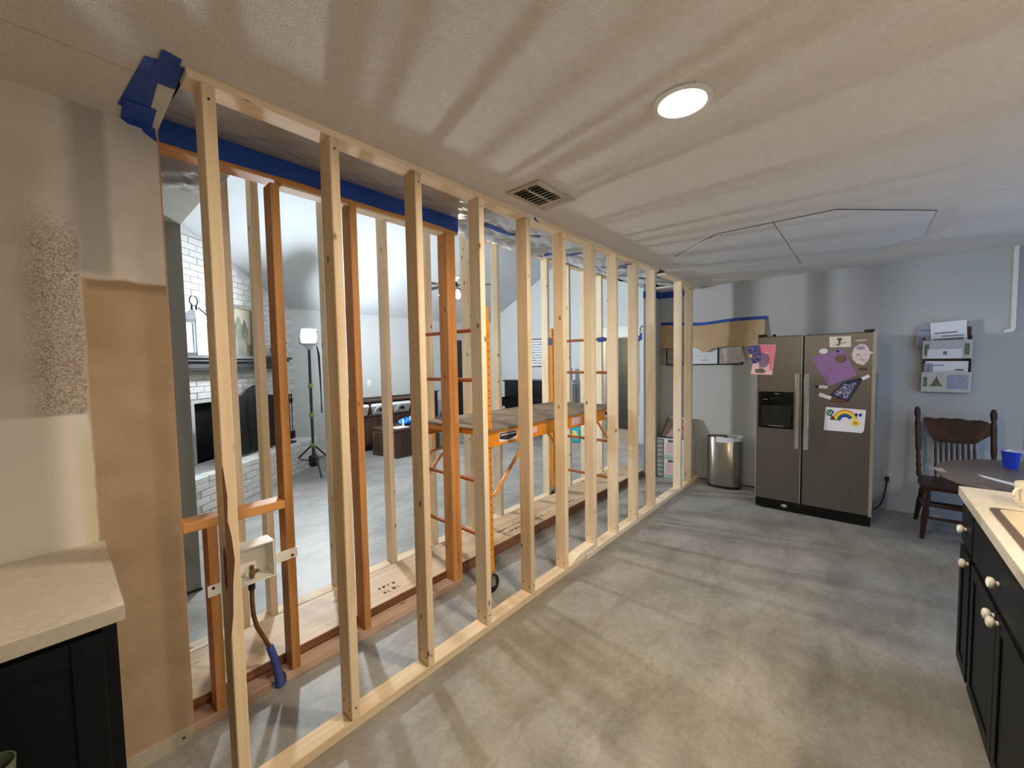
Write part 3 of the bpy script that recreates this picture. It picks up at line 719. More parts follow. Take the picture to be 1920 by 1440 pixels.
tape('dark blue tape border at the ceiling of the alcove above the stacked cartons', [
    [(5.138, 0.625, 2.34), (5.138, 0.50, 2.34), (5.138, 0.50, 2.43), (5.138, 0.625, 2.43)],
    [(5.14, 0.4985, 2.34), (5.415, 0.4985, 2.34), (5.415, 0.4985, 2.43), (5.14, 0.4985, 2.43)],
    [(5.418, 0.49, 2.35), (5.418, 0.11, 2.35), (5.418, 0.11, 2.43), (5.418, 0.49, 2.43)]], 'tape_dark')
tape('small blue tape scrap holding the hanging plastic at the wall end', [[(5.09, 0.62, 1.80), (5.09, 0.70, 1.76), (5.09, 0.69, 1.83), (5.09, 0.615, 1.90)]])

# kraft paper taped over the picture frames
kp = thing('kraft_paper', 'brown kraft paper hanging from blue tape on the far wall', 'paper', (5.40, -0.08, 1.66))
def kz(t): return 2.012 - 0.03*math.exp(-((t-0.42)/0.2)**2) - 0.014*t
def kpt(a, b):
    y = 0.498 - a*1.205
    bot = 1.675 - 0.055*math.exp(-((a-0.46)/0.06)**2) + 0.008*math.sin(20*a)
    top = kz(a)-0.02
    off = 0.010+0.014*b*(1+math.sin(13*a+1.0))
    return (5.412-off, y, top+(bot-top)*b)
MB().grid(kpt, 60, 12).build('paper_sheet', 'kraft', kp)
MB().grid(lambda a, b: (5.4105-0.008*b*0, 0.498-a*1.225, kz(a)+0.018-0.042*b), 40, 2).build('blue_tape_edge', 'tape_blue', kp)

# ================================================================== ceiling fixtures
def can(label, x, y, group, H=H):
    t = thing('recessed_light', label, 'ceiling light', (x, y, H-0.01), 0, group)
    MB().lathe([(0.098, 0.0095), (0.099, 0.004), (0.082, 0.0), (0.076, 0.003), (0.076, 0.0095)], (x, y, H-0.0105), 32).build('trim_ring', 'white_paint', t)
    MB().lathe([(0.074, 0.0), (0.074, 0.002)], (x, y, H-0.0085), 32).build('lens', 'can_glow', t)
can('glowing round recessed light in the textured kitchen ceiling', 1.515, -1.065, 'recessed kitchen lights')
can('added recessed kitchen light on the sink side, outside the picture', 1.0, -2.80, 'recessed kitchen lights')  # unseen lamp, added for warm light on the right worktop
can('added light brightening the hall behind the end wall, outside the picture', 7.75, 1.95, None, 2.3)  # unseen lamp, added so the dark hall door gets light

vt = thing('ceiling_vent', 'white square air vent with dark louvers in the ceiling beside the studs', 'vent', (1.81, -0.21, H-0.012))
vx0, vx1, vy0, vy1 = 1.645, 1.985, -0.325, -0.105
fr_ = MB()
fr_.box(vx0, vx1, vy0, vy0+0.035, H-0.008, H); fr_.box(vx0, vx1, vy1-0.025, vy1, H-0.008, H); fr_.box(vx0, vx0+0.03, vy0+.035, vy1-.025, H-0.008, H); fr_.box(vx1-0.085, vx1, vy0+.035, vy1-.025, H-0.008, H)
fr_.build('vent_frame', 'ceiling_band', vt)
B(vx0+0.03, vx1-0.085, vy0+0.035, vy1-0.025, H-0.002, H-0.0005).build('vent_cavity', 'dark_gap', vt)
for k in range(7):
    x = vx0+0.04+k*0.03
    MB().hexa([(x, vy0+.035, H-.010), (x+.006, vy0+.035, H-.010), (x+.006, vy1-.025, H-.010), (x, vy1-.025, H-.010)], [(x+.010, vy0+.035, H-.002), (x+.016, vy0+.035, H-.002), (x+.016, vy1-.025, H-.002), (x+.010, vy1-.025, H-.002)]).build('louver', 'print_brown' if k < 3 else 'ceiling_band', vt)
B(vx0+0.03, vx1-0.085, -0.222, -0.214, H-0.011, H-0.002).build('louver_divider', 'ceiling_band', vt)

# ================================================================== scaffold between the stud rows
sc = thing('scaffold', 'orange rolling steel scaffold with a plywood deck between the stud rows', 'scaffold', (2.65, 0.62, 0))
SX0, SX1, SY0, SY1 = 1.840, 3.585, 0.262, 0.988
for (x, y) in ((SX0, SY0), (SX0, SY1), (SX1, SY0), (SX1, SY1)):
    po = MB(); po.box(x-0.017, x+0.017, y-0.019, y+0.019, 0.15, 1.80)
    po.box(x-0.013, x+0.013, y-0.013, y+0.013, 1.80, 1.89)
    pob = po.build('post', 'orange_steel', sc)
    ho = MB()
    for k in range(30): ho.lathe([(0.005, -0.0006), (0.005, 0.0004)], (x, y-0.019, 0.25+k*0.05), 6, 'y')
    ho.build('pin_hole', 'dark_gap', pob)['kind'] = 'stuff'
    cb = MB(); cb.box(x-0.022, x+0.022, y-0.022, y+0.022, 0.140, 0.150); cb.cyl((x, y, 0.11), (x, y, 0.142), 0.014)
    cb.hexa([(x-0.012, y-0.020, 0.05), (x+0.03, y-0.020, 0.05), (x+0.03, y-0.016, 0.05), (x-0.012, y-0.016, 0.05)], [(x-0.02, y-0.020, 0.115), (x+0.02, y-0.020, 0.115), (x+0.02, y-0.016, 0.115), (x-0.02, y-0.016, 0.115)])
    cb.hexa([(x-0.012, y+0.016, 0.05), (x+0.03, y+0.016, 0.05), (x+0.03, y+0.020, 0.05), (x-0.012, y+0.020, 0.05)], [(x-0.02, y+0.016, 0.115), (x+0.02, y+0.016, 0.115), (x+0.02, y+0.020, 0.115), (x-0.02, y+0.020, 0.115)])
    cb.box(x-0.02, x+0.02, y-0.02, y+0.02, 0.108, 0.113)
    cbo = cb.build('caster', 'zinc', sc)
    MB().lathe([(0.045, -0.013), (0.056, -0.013), (0.0615, -0.007), (0.0615, 0.007), (0.056, 0.013), (0.045, 0.013)], (x+0.012, y, 0.0615), 20, 'y').build('wheel', 'rubber', cbo)
for x in (SX0, SX1):
    for z in (0.37, 0.735, 1.415, 1.745):
        MB().cyl((x, SY0, z), (x, SY1, z), 0.0135, 12).build('rung', 'orange_dark', sc)
for y in (SY0, SY1):
    ra = MB(); ra.box(SX0-0.02, SX1+0.02, y-0.024, y-0.020, 0.985, 1.080); ra.box(SX0-0.02, SX1+0.02, y-0.040, y-0.020, 1.078, 1.082); ra.box(SX0-0.02, SX1+0.02, y-0.034, y-0.020, 0.983, 0.988)
    ra.build('deck_rail', 'orange_steel', sc)
for x in (SX0, SX1):
    B(x-0.022, x+0.022, SY0-0.02, SY1-0.0, 1.050, 1.080).build('deck_end_rail', 'orange_steel', sc)
lumber('deck_board', sc, SX0-0.03, 2.66, SY0-0.045, SY1-0.02, 1.083, 1.097, 'deck_ply', 'x', 0.002)
lumber('deck_board', sc, 2.665, SX1+0.03, SY0-0.045, SY1-0.02, 1.083, 1.097, 'deck_ply', 'x', 0.002)
for (x0, s_) in ((SX0, 1), (SX1, -1)):
    for y in (SY0-0.027, SY1-0.027):
        MB().tube([(x0+s_*0.36, y, 0.975), (x0+s_*0.02, y, 0.655)], 0.011, 8).build('gusset_brace', 'orange_steel', sc)
MB().tube([(SX0+.03, SY1-0.08, 0.86), (SX0+0.24, SY1-0.08, 0.88), (SX0+0.29, SY1-0.08, 0.92), (SX0+0.27, SY1-0.08, 1.0)], 0.007, 8).build('lock_rod', 'orange_dark', sc)
lab = B(1.92, 2.10, SY0-0.0262, SY0-0.0245, 1.000, 1.062).build('rail_label', 'paper', sc)
lp = MB(); lp.prism([(1.925, 1.022), (2.00, 1.006), (2.096, 1.022), (2.096, 1.058), (1.925, 1.058)], 'y', SY0-0.0270, SY0-0.0262)
lp.build('label_print', 'ink', lab)
lt = MB()
for k in range(14): lt.box(1.935+k*0.011, 1.942+k*0.011, SY0-0.0275, SY0-0.027, 1.040, 1.050)
lt.build('label_text', 'paper', lab)
lb2 = MB(); lb2.box(2.28, 2.33, SY0-0.0262, SY0-0.0245, 1.01, 1.055); lb2.box(2.80, 2.95, SY0-0.0262, SY0-0.0245, 1.0, 1.062); lb2.build('rail_label', 'pink_pale', sc)
lb3 = B(3.36, 3.47, SY0-0.0262, SY0-0.0245, 1.005, 1.06).build('rail_label', 'paper', sc)
B(3.365, 3.465, SY0-0.0268, SY0-0.0262, 1.025, 1.055).build('label_print', 'ink', lb3)
tape('blue tape wrapped round the far scaffold rung', [[(SX1-0.016, 0.33, 1.72), (SX1-0.016, 0.42, 1.715), (SX1-0.016, 0.43, 1.76), (SX1-0.016, 0.35, 1.765)]])
tape('blue tape on the far back scaffold post', [[(SX1-0.021, 0.985, 1.71), (SX1-0.021, 1.026, 1.71), (SX1-0.021, 1.026, 1.79), (SX1-0.021, 0.985, 1.79)]])
tg = MB()
r_ = random.Random(11)
pth = [(1.99+r_.uniform(-.07, .07), 0.88+r_.uniform(-.06, .06), 1.106+abs(r_.gauss(0, .035))) for _ in range(26)]
tg.tube(pth, 0.004, 6)
tag(tg.build('cord_tangle', 'print_grey'), 'small tangle of thin cords lying on the scaffold deck', 'cords')

# ================================================================== refrigerator
FX = 4.72
fg = thing('refrigerator', 'stainless side-by-side refrigerator with ice dispenser against the far wall', 'refrigerator', (5.05, -1.197, 0))
B(4.79, 5.40, -1.648, -0.748, 0.03, 1.735).build('cabinet_body', 'grey_trim', fg, bevel=0.006)
B(4.76, 4.79, -1.640, -0.756, 0.09, 1.74).build('door_seal', 'black_plastic', fg)
dl = MB(); dl.box(FX, 4.76, -1.128, -0.750, 0.10, 1.745)
dleft = dl.build('freezer_door', 'steel', fg, bevel=0.008)
dr = MB(); dr.box(FX, 4.76, -1.648, -1.140, 0.10, 1.745)
dright = dr.build('fresh_food_door', 'steel', fg, bevel=0.008)
for d_, ya in ((dleft, -0.750), (dright, -1.648)):
    MB().box(FX-0.002, FX+0.012, ya-0.006 if ya > -1 else ya-0.002, ya+0.002 if ya > -1 else ya+0.022, 0.10, 1.745).build('edge_trim', 'steel_bright', d_)
B(FX-0.0015, FX+0.01, -1.128, -1.122, 0.10, 1.745).build('edge_trim', 'steel_bright', dleft)
for d_, yc in ((dleft, -1.100), (dright, -1.168)):
    hn = MB()
    prof = [(yc-0.020, -0.055), (yc-0.014, -0.064), (yc+0.014, -0.064), (yc+0.020, -0.055), (yc+0.012, -0.044), (yc-0.012, -0.044)]
    hn.add([(FX+q[1], q[0], 0.655) for q in prof]+[(FX+q[1], q[0], 1.375) for q in prof], [list(range(6))[::-1], list(range(6, 12))]+[(i, (i+1) % 6, 6+(i+1) % 6, 6+i) for i in range(6)])
    hn.box(FX-0.046, FX, yc-0.012, yc+0.012, 0.66, 0.69); hn.box(FX-0.046, FX, yc-0.012, yc+0.012, 1.34, 1.37)
    hn.build('handle', 'steel_bright', d_, bevel=0.0)
di = MB(); di.box(FX-0.006, FX, -1.065, -0.772, 1.06, 1.195); di.box(FX-0.006, FX, -1.065, -1.045, 0.83, 1.06); di.box(FX-0.006, FX, -0.792, -0.772, 0.83, 1.06); di.box(FX-0.006, FX, -1.045, -0.792, 0.83, 0.845)
dio = di.build('dispenser_panel', 'black_gloss', dleft)
B(FX-0.003, FX-0.0005, -1.045, -0.792, 0.845, 1.06).build('dispenser_recess', 'black_plastic', dio)
for (y0, y1, z0, z1) in ((-0.945, -0.905, 1.172, 1.178), (-0.85, -0.81, 1.115, 1.120), (-0.985, -0.86, 0.852, 0.857)):
    B(FX-0.0072, FX-0.006, y0, y1, z0, z1).build('dispenser_mark', 'grey_trim', dio)
for k in range(5): B(FX-0.0072, FX-0.006, -0.97+k*0.022, -0.958+k*0.022, 1.118, 1.142).build('dispenser_button', 'black_metal', dio)
MB().hexa([(FX-.012, -0.955, 0.93), (FX-.003, -0.955, 0.93), (FX-.003, -0.885, 0.93), (FX-.012, -0.885, 0.93)], [(FX-.004, -0.965, 1.05), (FX-.003, -0.965, 1.05), (FX-.003, -0.875, 1.05), (FX-.004, -0.875, 1.05)]).build('dispenser_paddle', 'black_metal', dio)
gr = B(FX+0.02, 4.79, -1.645, -0.752, 0.012, 0.092).build('base_grille', 'black_plastic', fg)
for k in range(6): B(FX+0.008, FX+0.021, -1.640, -0.757, 0.016+k*0.0125, 0.023+k*0.0125).build('grille_slat', 'black_metal', gr)
MB().lathe([(0.026, -0.003), (0.02, -0.006), (0.004, -0.007)], (FX+0.008, -1.0, 0.055), 18, 'x', sy=0.6).build('badge', 'steel_bright', gr)
for y in (-0.79, -1.60): B(FX+0.01, FX+0.09, y-0.035, y+0.035, 1.746, 1.768).build('hinge_cover', 'black_plastic', fg, bevel=0.004)
for y in (-0.80, -1.60): MB().cyl((4.85, y, 0), (4.85, y, 0.03), 0.02).build('foot', 'black_plastic', fg)
for y in (-0.80, -1.60): MB().cyl((5.3, y, 0), (5.3, y, 0.03), 0.02).build('foot', 'black_plastic', fg)
MB().lathe([(0.012, 0), (0.018, 0.01), (0.012, 0.024), (0.004, 0.03)], (4.80, -0.885, 1.74), 12).build('latch_cap', 'black_plastic', fg)

def sheet(name, label, cat, poly, mk, x=FX-0.004, th=0.0012, group='papers and magnets on the refrigerator', extra=()):
    """flat sheet on the refrigerator front, poly in (y, z)"""
    ys = [p[0] for p in poly]; zs = [p[1] for p in poly]
    if not extra:
        o = MB().prism(poly, 'x', x-th, x).build(name, mk)
        return tag(o, label, cat, group)
    t = thing(name, label, cat, (x, sum(ys)/len(ys), min(zs)), 0, group)
    MB().prism(poly, 'x', x-th, x).build('sheet', mk, t)
    k = 1
    for (nm, pl, mm) in extra:
        MB().prism(pl, 'x', x-th-0.0006*k, x-th-0.0006*(k-1)+0.0002 if k > 1 else x-th).build(nm, mm, t); k += 1
    return t
def ell(cy_, cz_, ry, rz, n=18, rot=0.0):
    return [(cy_+ry*math.cos(a)*math.cos(rot)-rz*math.sin(a)*math.sin(rot), cz_+ry*math.cos(a)*math.sin(rot)+rz*math.sin(a)*math.cos(rot)) for a in [2*PI*i/n for i in range(n)]]
sheet('drawing_sheet', 'pink sheet with white strips taped at the top left of the refrigerator', 'drawing', [(-0.752, 1.67), (-0.913, 1.663), (-0.885, 1.362), (-0.695, 1.368)], 'pink_pale', extra=[
    ('pink_field', [(-0.755, 1.668), (-0.91, 1.661), (-0.899, 1.58), (-0.752, 1.585)], 'pink'), ('pink_strip', [(-0.85, 1.58), (-0.90, 1.58), (-0.885, 1.40), (-0.862, 1.40)], 'pink'),
    ('printed_figure', [(-0.79, 1.585), (-0.85, 1.57), (-0.865, 1.49), (-0.83, 1.44), (-0.775, 1.435), (-0.765, 1.50)], 'robot_print'), ('printed_figure', [(-0.735, 1.42), (-0.80, 1.43), (-0.83, 1.40), (-0.80, 1.375), (-0.74, 1.385)], 'print_brown')])
sheet('paper_cutout', 'dark starry paper cutout overhanging the left edge of the refrigerator', 'drawing', [(-0.68, 1.655), (-0.765, 1.667), (-0.782, 1.60), (-0.784, 1.517), (-0.745, 1.478), (-0.705, 1.480), (-0.675, 1.58), (-0.668, 1.62)], 'star_print', x=FX-0.009, extra=[
    ('yellow_star', [(-0.690, 1.585), (-0.70, 1.565), (-0.712, 1.575), (-0.706, 1.555), (-0.715, 1.54), (-0.698, 1.545), (-0.688, 1.53), (-0.689, 1.55), (-0.676, 1.562), (-0.690, 1.566)], 'yellow')])
sheet('photo_card', 'cream card with a brown deer figure on the refrigerator top right', 'card', [(-1.325, 1.716), (-1.477, 1.715), (-1.479, 1.617), (-1.329, 1.619)], 'cream_card', extra=[
    ('printed_figure', ell(-1.398, 1.69, 0.02, 0.012), 'print_brown'), ('printed_figure', [(-1.392, 1.685), (-1.410, 1.685), (-1.404, 1.66), (-1.41, 1.645), (-1.39, 1.63), (-1.38, 1.63), (-1.392, 1.655)], 'brown_ink'),
    ('printed_figure', [(-1.35, 1.637), (-1.45, 1.655), (-1.44, 1.665), (-1.41, 1.655), (-1.36, 1.645)], 'mat_grey')])
sheet('paper_oval', 'small white oval half hidden behind the purple sheet', 'paper', ell(-1.285, 1.585, 0.032, 0.025), 'paper', x=FX-0.0035)
sheet('purple_sheet', 'tilted purple paper sheet with a brown wax seal on the refrigerator', 'paper', [(-1.2, 1.524), (-1.40, 1.605), (-1.425, 1.600), (-1.529, 1.366), (-1.325, 1.259)], 'purple', x=FX-0.0055, extra=[
    ('seal', ell(-1.412, 1.513, 0.040, 0.036), 'brown_ink'), ('seal_face', ell(-1.412, 1.513, 0.033, 0.030), 'print_brown'), ('magnet', ell(-1.388, 1.582, 0.014, 0.011), 'navy_print'),
    ('pencil_note', [(-1.305, 1.425), (-1.365, 1.447), (-1.368, 1.437), (-1.308, 1.413)], 'print_grey')])
sheet('paper_plate', 'pale paper mask with a tail at the right edge of the refrigerator', 'craft', [(-1.486, 1.55), (-1.50, 1.605), (-1.54, 1.642), (-1.575, 1.635), (-1.60, 1.60), (-1.605, 1.575), (-1.635, 1.565), (-1.61, 1.545), (-1.60, 1.50), (-1.567, 1.452), (-1.52, 1.47), (-1.492, 1.51)], 'plate_pink', extra=[
    ('scribble', ell(-1.545, 1.605, 0.03, 0.018), 'paper_blue'), ('scribble', ell(-1.53, 1.545, 0.012, 0.006), 'print_grey'), ('scribble', ell(-1.56, 1.50, 0.012, 0.007, rot=0.5), 'paper_blue')])
sheet('magnet_strip', 'silver magnet strip above the pale paper mask', 'magnet', ell(-1.545, 1.672, 0.04, 0.008), 'paper_grey')
sheet('magnet_strip', 'dark magnet strip under the pale paper mask', 'magnet', [(-1.535, 1.43), (-1.592, 1.43), (-1.592, 1.408), (-1.535, 1.408)], 'brown_ink')
sheet('photo_strip', 'framed group photo tilted below the purple sheet', 'photo', [(-1.339, 1.18), (-1.43, 1.30), (-1.546, 1.345), (-1.555, 1.30), (-1.467, 1.118), (-1.42, 1.135)], 'navy_print', extra=[
    ('photo_print', [(-1.365, 1.19), (-1.44, 1.285), (-1.53, 1.30), (-1.46, 1.145)], 'photo_print')])
for lab_, pl in (('white clip magnet left of the tilted photo', [(-1.229, 1.268), (-1.320, 1.264), (-1.321, 1.238), (-1.230, 1.243)]), ('white clip magnet right of the purple sheet corner', [(-1.532, 1.330), (-1.603, 1.372), (-1.612, 1.345), (-1.545, 1.310)])):
    o_ = sheet('clip_magnet', lab_, 'magnet', pl, 'paper', x=FX-0.006, th=0.004, extra=[('clip_jaw', [pl[0], (pl[0][0]*0.7+pl[1][0]*0.3, pl[0][1]*0.7+pl[1][1]*0.3), (pl[3][0]*0.7+pl[2][0]*0.3, pl[3][1]*0.7+pl[2][1]*0.3), pl[3]], 'black_plastic')])
sheet('paper_tag', 'small white tag at the lower left of the tilted photo', 'paper', [(-1.265, 1.20), (-1.352, 1.165), (-1.345, 1.135), (-1.255, 1.165)], 'paper')
sheet('magnet_strip', 'brown magnet bar at the foot of the tilted photo', 'magnet', [(-1.345, 1.148), (-1.45, 1.142), (-1.447, 1.108), (-1.345, 1.118)], 'brown_ink', x=FX-0.006)
# rainbow drawing
def arc(cy_, cz_, r1, r2, a0, a1, n=14, sq=1.0):
    return [(cy_-r2*math.cos(a), cz_+sq*r2*math.sin(a)) for a in [a0+(a1-a0)*i/n for i in range(n+1)]] + [(cy_-r1*math.cos(a), cz_+sq*r1*math.sin(a)) for a in [a1+(a0-a1)*i/n for i in range(n+1)]]
def quadstrip(mb, pl, x0, x1):
    n = len(pl)//2
    for i in range(n-1):
        a, b, c, d = pl[i], pl[i+1], pl[2*n-2-i], pl[2*n-1-i]
        mb.add([(x0, *a), (x0, *b), (x0, *c), (x0, *d)], [(0, 1, 2, 3)])
rd = thing('rainbow_drawing', "child's drawing of a tree, rainbow and sun on white paper on the refrigerator", 'drawing', (FX-0.004, -1.45, 0.85), 0, 'papers and magnets on the refrigerator')
XR = FX-0.004
MB().prism([(-1.311, 1.068), (-1.593, 1.056), (-1.583, 0.87), (-1.567, 0.848), (-1.3, 0.85)], 'x', XR-0.0012, XR).build('sheet', 'paper', rd)
ra0 = 0.15; cyy, czz = -1.452, 0.940
for nm, r1, r2, mm in (('red_band', 0.082, 0.088, 'red'), ('yellow_band', 0.060, 0.082, 'yellow'), ('green_band', 0.050, 0.060, 'green'), ('blue_band', 0.034, 0.050, 'blue_ink')):
    mb = MB(); quadstrip(mb, arc(cyy, czz, r1, r2, 0.55 if r1 < 0.06 else 0.3, 3.0, sq=1.25), XR-0.0016, XR); mb.build(nm, mm, rd)
MB().prism(ell(-1.345, 1.015, 0.030, 0.032), 'x', XR-0.0016, XR-0.001).build('tree_crown', 'green', rd)
for k in range(4): MB().prism(ell(-1.330-0.012*k, 1.012+0.008*(-1)**k, 0.003, 0.016, 8, 0.5), 'x', XR-0.0020, XR-0.0014).build('crown_gap', 'paper', rd)
MB().prism([(-1.350, 0.985), (-1.368, 0.985), (-1.378, 0.958), (-1.410, 0.948), (-1.378, 0.950), (-1.345, 0.950), (-1.335, 0.940), (-1.346, 0.958)], 'x', XR-0.0016, XR-0.001).build('tree_trunk', 'brown_ink', rd)
sun = [(-1.524+(0.048 if i % 2 else 0.022)*math.cos(2*PI*i/22), 0.934+(0.040 if i % 2 else 0.020)*math.sin(2*PI*i/22)) for i in range(22)]
MB().prism(sun, 'x', XR-0.0018, XR-0.001).build('sun', 'yellow', rd)
MB().prism(ell(-1.524, 0.934, 0.014, 0.014), 'x', XR-0.0022, XR-0.0016).build('sun_face', 'gold', rd)
for q in (-1.528, -1.556): MB().prism(ell(q, 1.008, 0.011, 0.016, 12, 0.3), 'x', XR-0.0016, XR-0.001).build('blue_blob', 'blue_ink', rd)
# papers on the side of the refrigerator
o_ = MB().prism([(4.80, 1.66), (4.90, 1.62), (4.88, 1.40), (4.82, 1.36), (4.80, 1.42)], 'y', -1.660, -1.650).build('side_paper', 'paper_grey'); tag(o_, 'upper crumpled white paper on the right side of the refrigerator', 'paper', 'papers on the refrigerator side')
o_ = MB().prism([(4.80, 1.38), (4.93, 1.36), (4.91, 1.00), (4.84, 0.95), (4.80, 1.0)], 'y', -1.672, -1.661).build('side_paper', 'paper_blue'); tag(o_, 'lower grey paper hanging on the right side of the refrigerator', 'paper', 'papers on the refrigerator side')

# ================================================================== far wall items
tc = thing('trash_can', 'stainless oval trash can beside the refrigerator', 'trash can', (5.25, -0.335, 0))
def dshape(r, n=28, ry=0.185, rx=0.13):
    out = []
    for i in range(n):
        a = 2*PI*i/n
        y, x = math.cos(a), math.sin(a)
        out.append((5.25 + rx*r*math.copysign(abs(x)**0.8, x), -0.335 + ry*r*math.copysign(abs(y)**0.75, y)))
    return out
def ring_surf(name, levels, mk, par, closed_bottom=False, closed_top=False):
    mb = MB(); n = 28; vs = []
    for (r, z) in levels: vs += [(p[0], p[1], z) for p in dshape(r, n)]
    fs = [(i*n+k, i*n+(k+1) % n, (i+1)*n+(k+1) % n, (i+1)*n+k) for i in range(len(levels)-1) for k in range(n)]
    mb.add(vs, fs, 0, True)
    if closed_bottom: mb.f.append(list(range(n))[::-1]); mb.mi.append(0); mb.sm.append(False)
    if closed_top: mb.f.append([len(vs)-n+k for k in range(n)]); mb.mi.append(0); mb.sm.append(False)
    return mb.build(name, mk, par)
ring_surf('can_body', [(0.95, 0.03), (1.0, 0.035), (1.0, 0.60), (0.97, 0.605), (0.95, 0.58), (0.93, 0.06)], 'steel_bin', tc, closed_top=True)
ring_surf('base_ring', [(0.93, 0.0), (0.97, 0.004), (0.97, 0.032), (0.93, 0.034)], 'black_plastic', tc, True, True)
bgm = MB(); n = 28; vs = []
for j, (r, z) in enumerate([(0.94, 0.50), (0.955, 0.612), (1.01, 0.615), (1.012, 0.57)]):
    for k, p in enumerate(dshape(r, n)):
        f_ = 1.0 if p[1] < -0.40 else 0.0
        vs.append((p[0], p[1], z + (0.006*math.sin(9*k) if j in (1, 2) else 0) - (0.0 if f_ else (0.02 if j == 3 else 0))))
fs = [(i*n+k, i*n+(k+1) % n, (i+1)*n+(k+1) % n, (i+1)*n+k) for i in range(3) for k in range(n) if dshape(1.0, n)[k][1] < -0.30]
bgm.add(vs, fs, 0, True); bgm.build('bag_liner', 'bag_white', tc)
B(5.118, 5.121, -0.34, -0.30, 0.535, 0.540).build('badge', 'steel_bright', tc)

def bottles_pack(label, z0):
    t = thing('water_case', label, 'carton', (5.30, 0.24, z0), 0, 'stacked cartons in the alcove')
    x0, x1, y0, y1, hh = 5.17, 5.40, 0.03, 0.46, 0.255
    B(x0, x1, y0, y1, z0, z0+hh).build('carton_body', 'box_white', t, bevel=0.006)
    B(x0-0.0012, x0, 0.20, 0.33, z0+0.06, z0+0.20).build('print_panel', 'box_pink', t); B(x0-0.0012, x0, 0.22, 0.31, z0+0.21, z0+0.245).build('print_panel', 'box_dark', t)
    B(x0-0.0012, x0, 0.17, 0.345, z0+0.012, z0+0.05).build('print_panel', 'box_green', t)
    B(x0-0.0014, x0, 0.36, 0.455, z0+0.004, z0+hh-0.004).build('print_panel', 'box_dark', t)
    for k in range(4):
        B(x0-0.0022, x0-0.0014, 0.375, 0.445, z0+0.02+k*0.058, z0+0.06+k*0.058).build('print_block', 'mat_grey', t)
    B(x0-0.001, x0+0.0, 0.03, 0.46, z0, z0+0.004).build('seam', 'dark_gap', t)
bottles_pack('lower printed white carton standing on the floor of the alcove', 0.0)
bottles_pack('upper printed white carton stacked in the alcove', 0.258)
lp_ = thing('leaning_picture', 'picture with pink shapes leaning on the cartons in the alcove', 'picture', (5.3, 0.28, 0.515))
def tilt(y, z, off=0.0):
    return (5.235+(z-0.515)*0.42-off, y - (z-0.515)*0.0, z)
lpm = MB(); lpm.hexa([tilt(0.06, 0.515), tilt(0.44, 0.515), (tilt(0.44, 0.515)[0]+.02, 0.44, 0.515), (tilt(0.06, 0.515)[0]+.02, 0.06, 0.515)], [tilt(0.06, 0.78), tilt(0.36, 0.78), (tilt(0.36, 0.78)[0]+.02, 0.36, 0.78), (tilt(0.06, 0.78)[0]+.02, 0.06, 0.78)])
lpm.build('picture_board', 'carton_top', lp_)
def lquad(name, pts, mk, off): MB().add([tilt(y, z, off) for y, z in pts]+[tilt(y, z, off-0.0008) for y, z in pts], [list(range(len(pts)))[::-1], list(range(len(pts), 2*len(pts)))]+[(i, (i+1) % len(pts), len(pts)+(i+1) % len(pts), len(pts)+i) for i in range(len(pts))]).build(name, mk, lp_)
lquad('frame_edge', [(0.44, 0.516), (0.425, 0.516), (0.345, 0.78), (0.36, 0.78)], 'mantel_black', 0.002)
lquad('frame_edge', [(0.44, 0.516), (0.06, 0.516), (0.06, 0.53), (0.44, 0.53)], 'mantel_black', 0.002)
lquad('frame_edge', [(0.36, 0.765), (0.06, 0.765), (0.06, 0.78), (0.36, 0.78)], 'cream_card', 0.002)
lquad('picture_print', [(0.19+0.05*math.cos(a), 0.65+0.045*math.sin(a)) for a in [2*PI*i/16 for i in range(16)]], 'pink', 0.0025)
lquad('picture_print', [(0.205+0.04*math.cos(a), 0.58+0.035*math.sin(a)) for a in [2*PI*i/16 for i in range(16)]], 'pink_pale', 0.0025)
lquad('picture_print', [(0.19+0.03*math.cos(a), 0.655+0.028*math.sin(a)) for a in [2*PI*i/16 for i in range(16)]], 'brown_ink', 0.0035)

pf = thing('picture_frame', 'long black collage frame half hidden under the kraft paper', 'picture frame', (5.41, -0.03, 1.46))
XF = 5.4185
fm = MB(); fm.box(XF-0.012, XF, -0.485, 0.425, 1.458, 1.472); fm.box(XF-0.012, XF, -0.485, 0.425, 1.79, 1.805)
for y in (0.409, 0.115, -0.222, -0.485): fm.box(XF-0.012, XF, y, y+0.016, 1.472, 1.79)
fm.build('frame', 'mantel_black', pf)
for (y0, y1, mm) in ((0.131, 0.409, 'mat_grey'), (-0.206, 0.115, 'mat_white'), (-0.469, -0.222, 'mat_grey')):
    B(XF-0.006, XF-0.003, y0, y1, 1.472, 1.79).build('mat_panel', mm, pf)
pd = MB()
for k in range(4): pd.box(XF-0.0068, XF-0.006, 0.085-0.045*k-0.012, 0.085-0.045*k, 1.563, 1.572)
pd.box(XF-0.0068, XF-0.006, -0.09, -0.02, 1.515, 1.523); pd.box(XF-0.0068, XF-0.006, 0.34, 0.37, 1.55, 1.57); pd.box(XF-0.0068, XF-0.006, 0.34, 0.36, 1.53, 1.54)
pd.build('mat_text', 'print_grey', pf)
tag(MB().prism([(-0.275, 1.60), (-0.262, 1.655), (-0.36, 1.672), (-0.475, 1.675), (-0.517, 1.498), (-0.36, 1.472), (-0.335, 1.49), (-0.30, 1.48)], 'x', 5.388, 5.392).build('child_painting', 'child_paint'), 'pastel finger painting tucked under the kraft paper by the black frame', 'painting')
tag(B(5.412, 5.4185, 0.447, 0.492, 1.465, 1.72).build('small_plaque', 'mat_grey'), 'grey wall plaque left of the black collage frame', 'plaque')

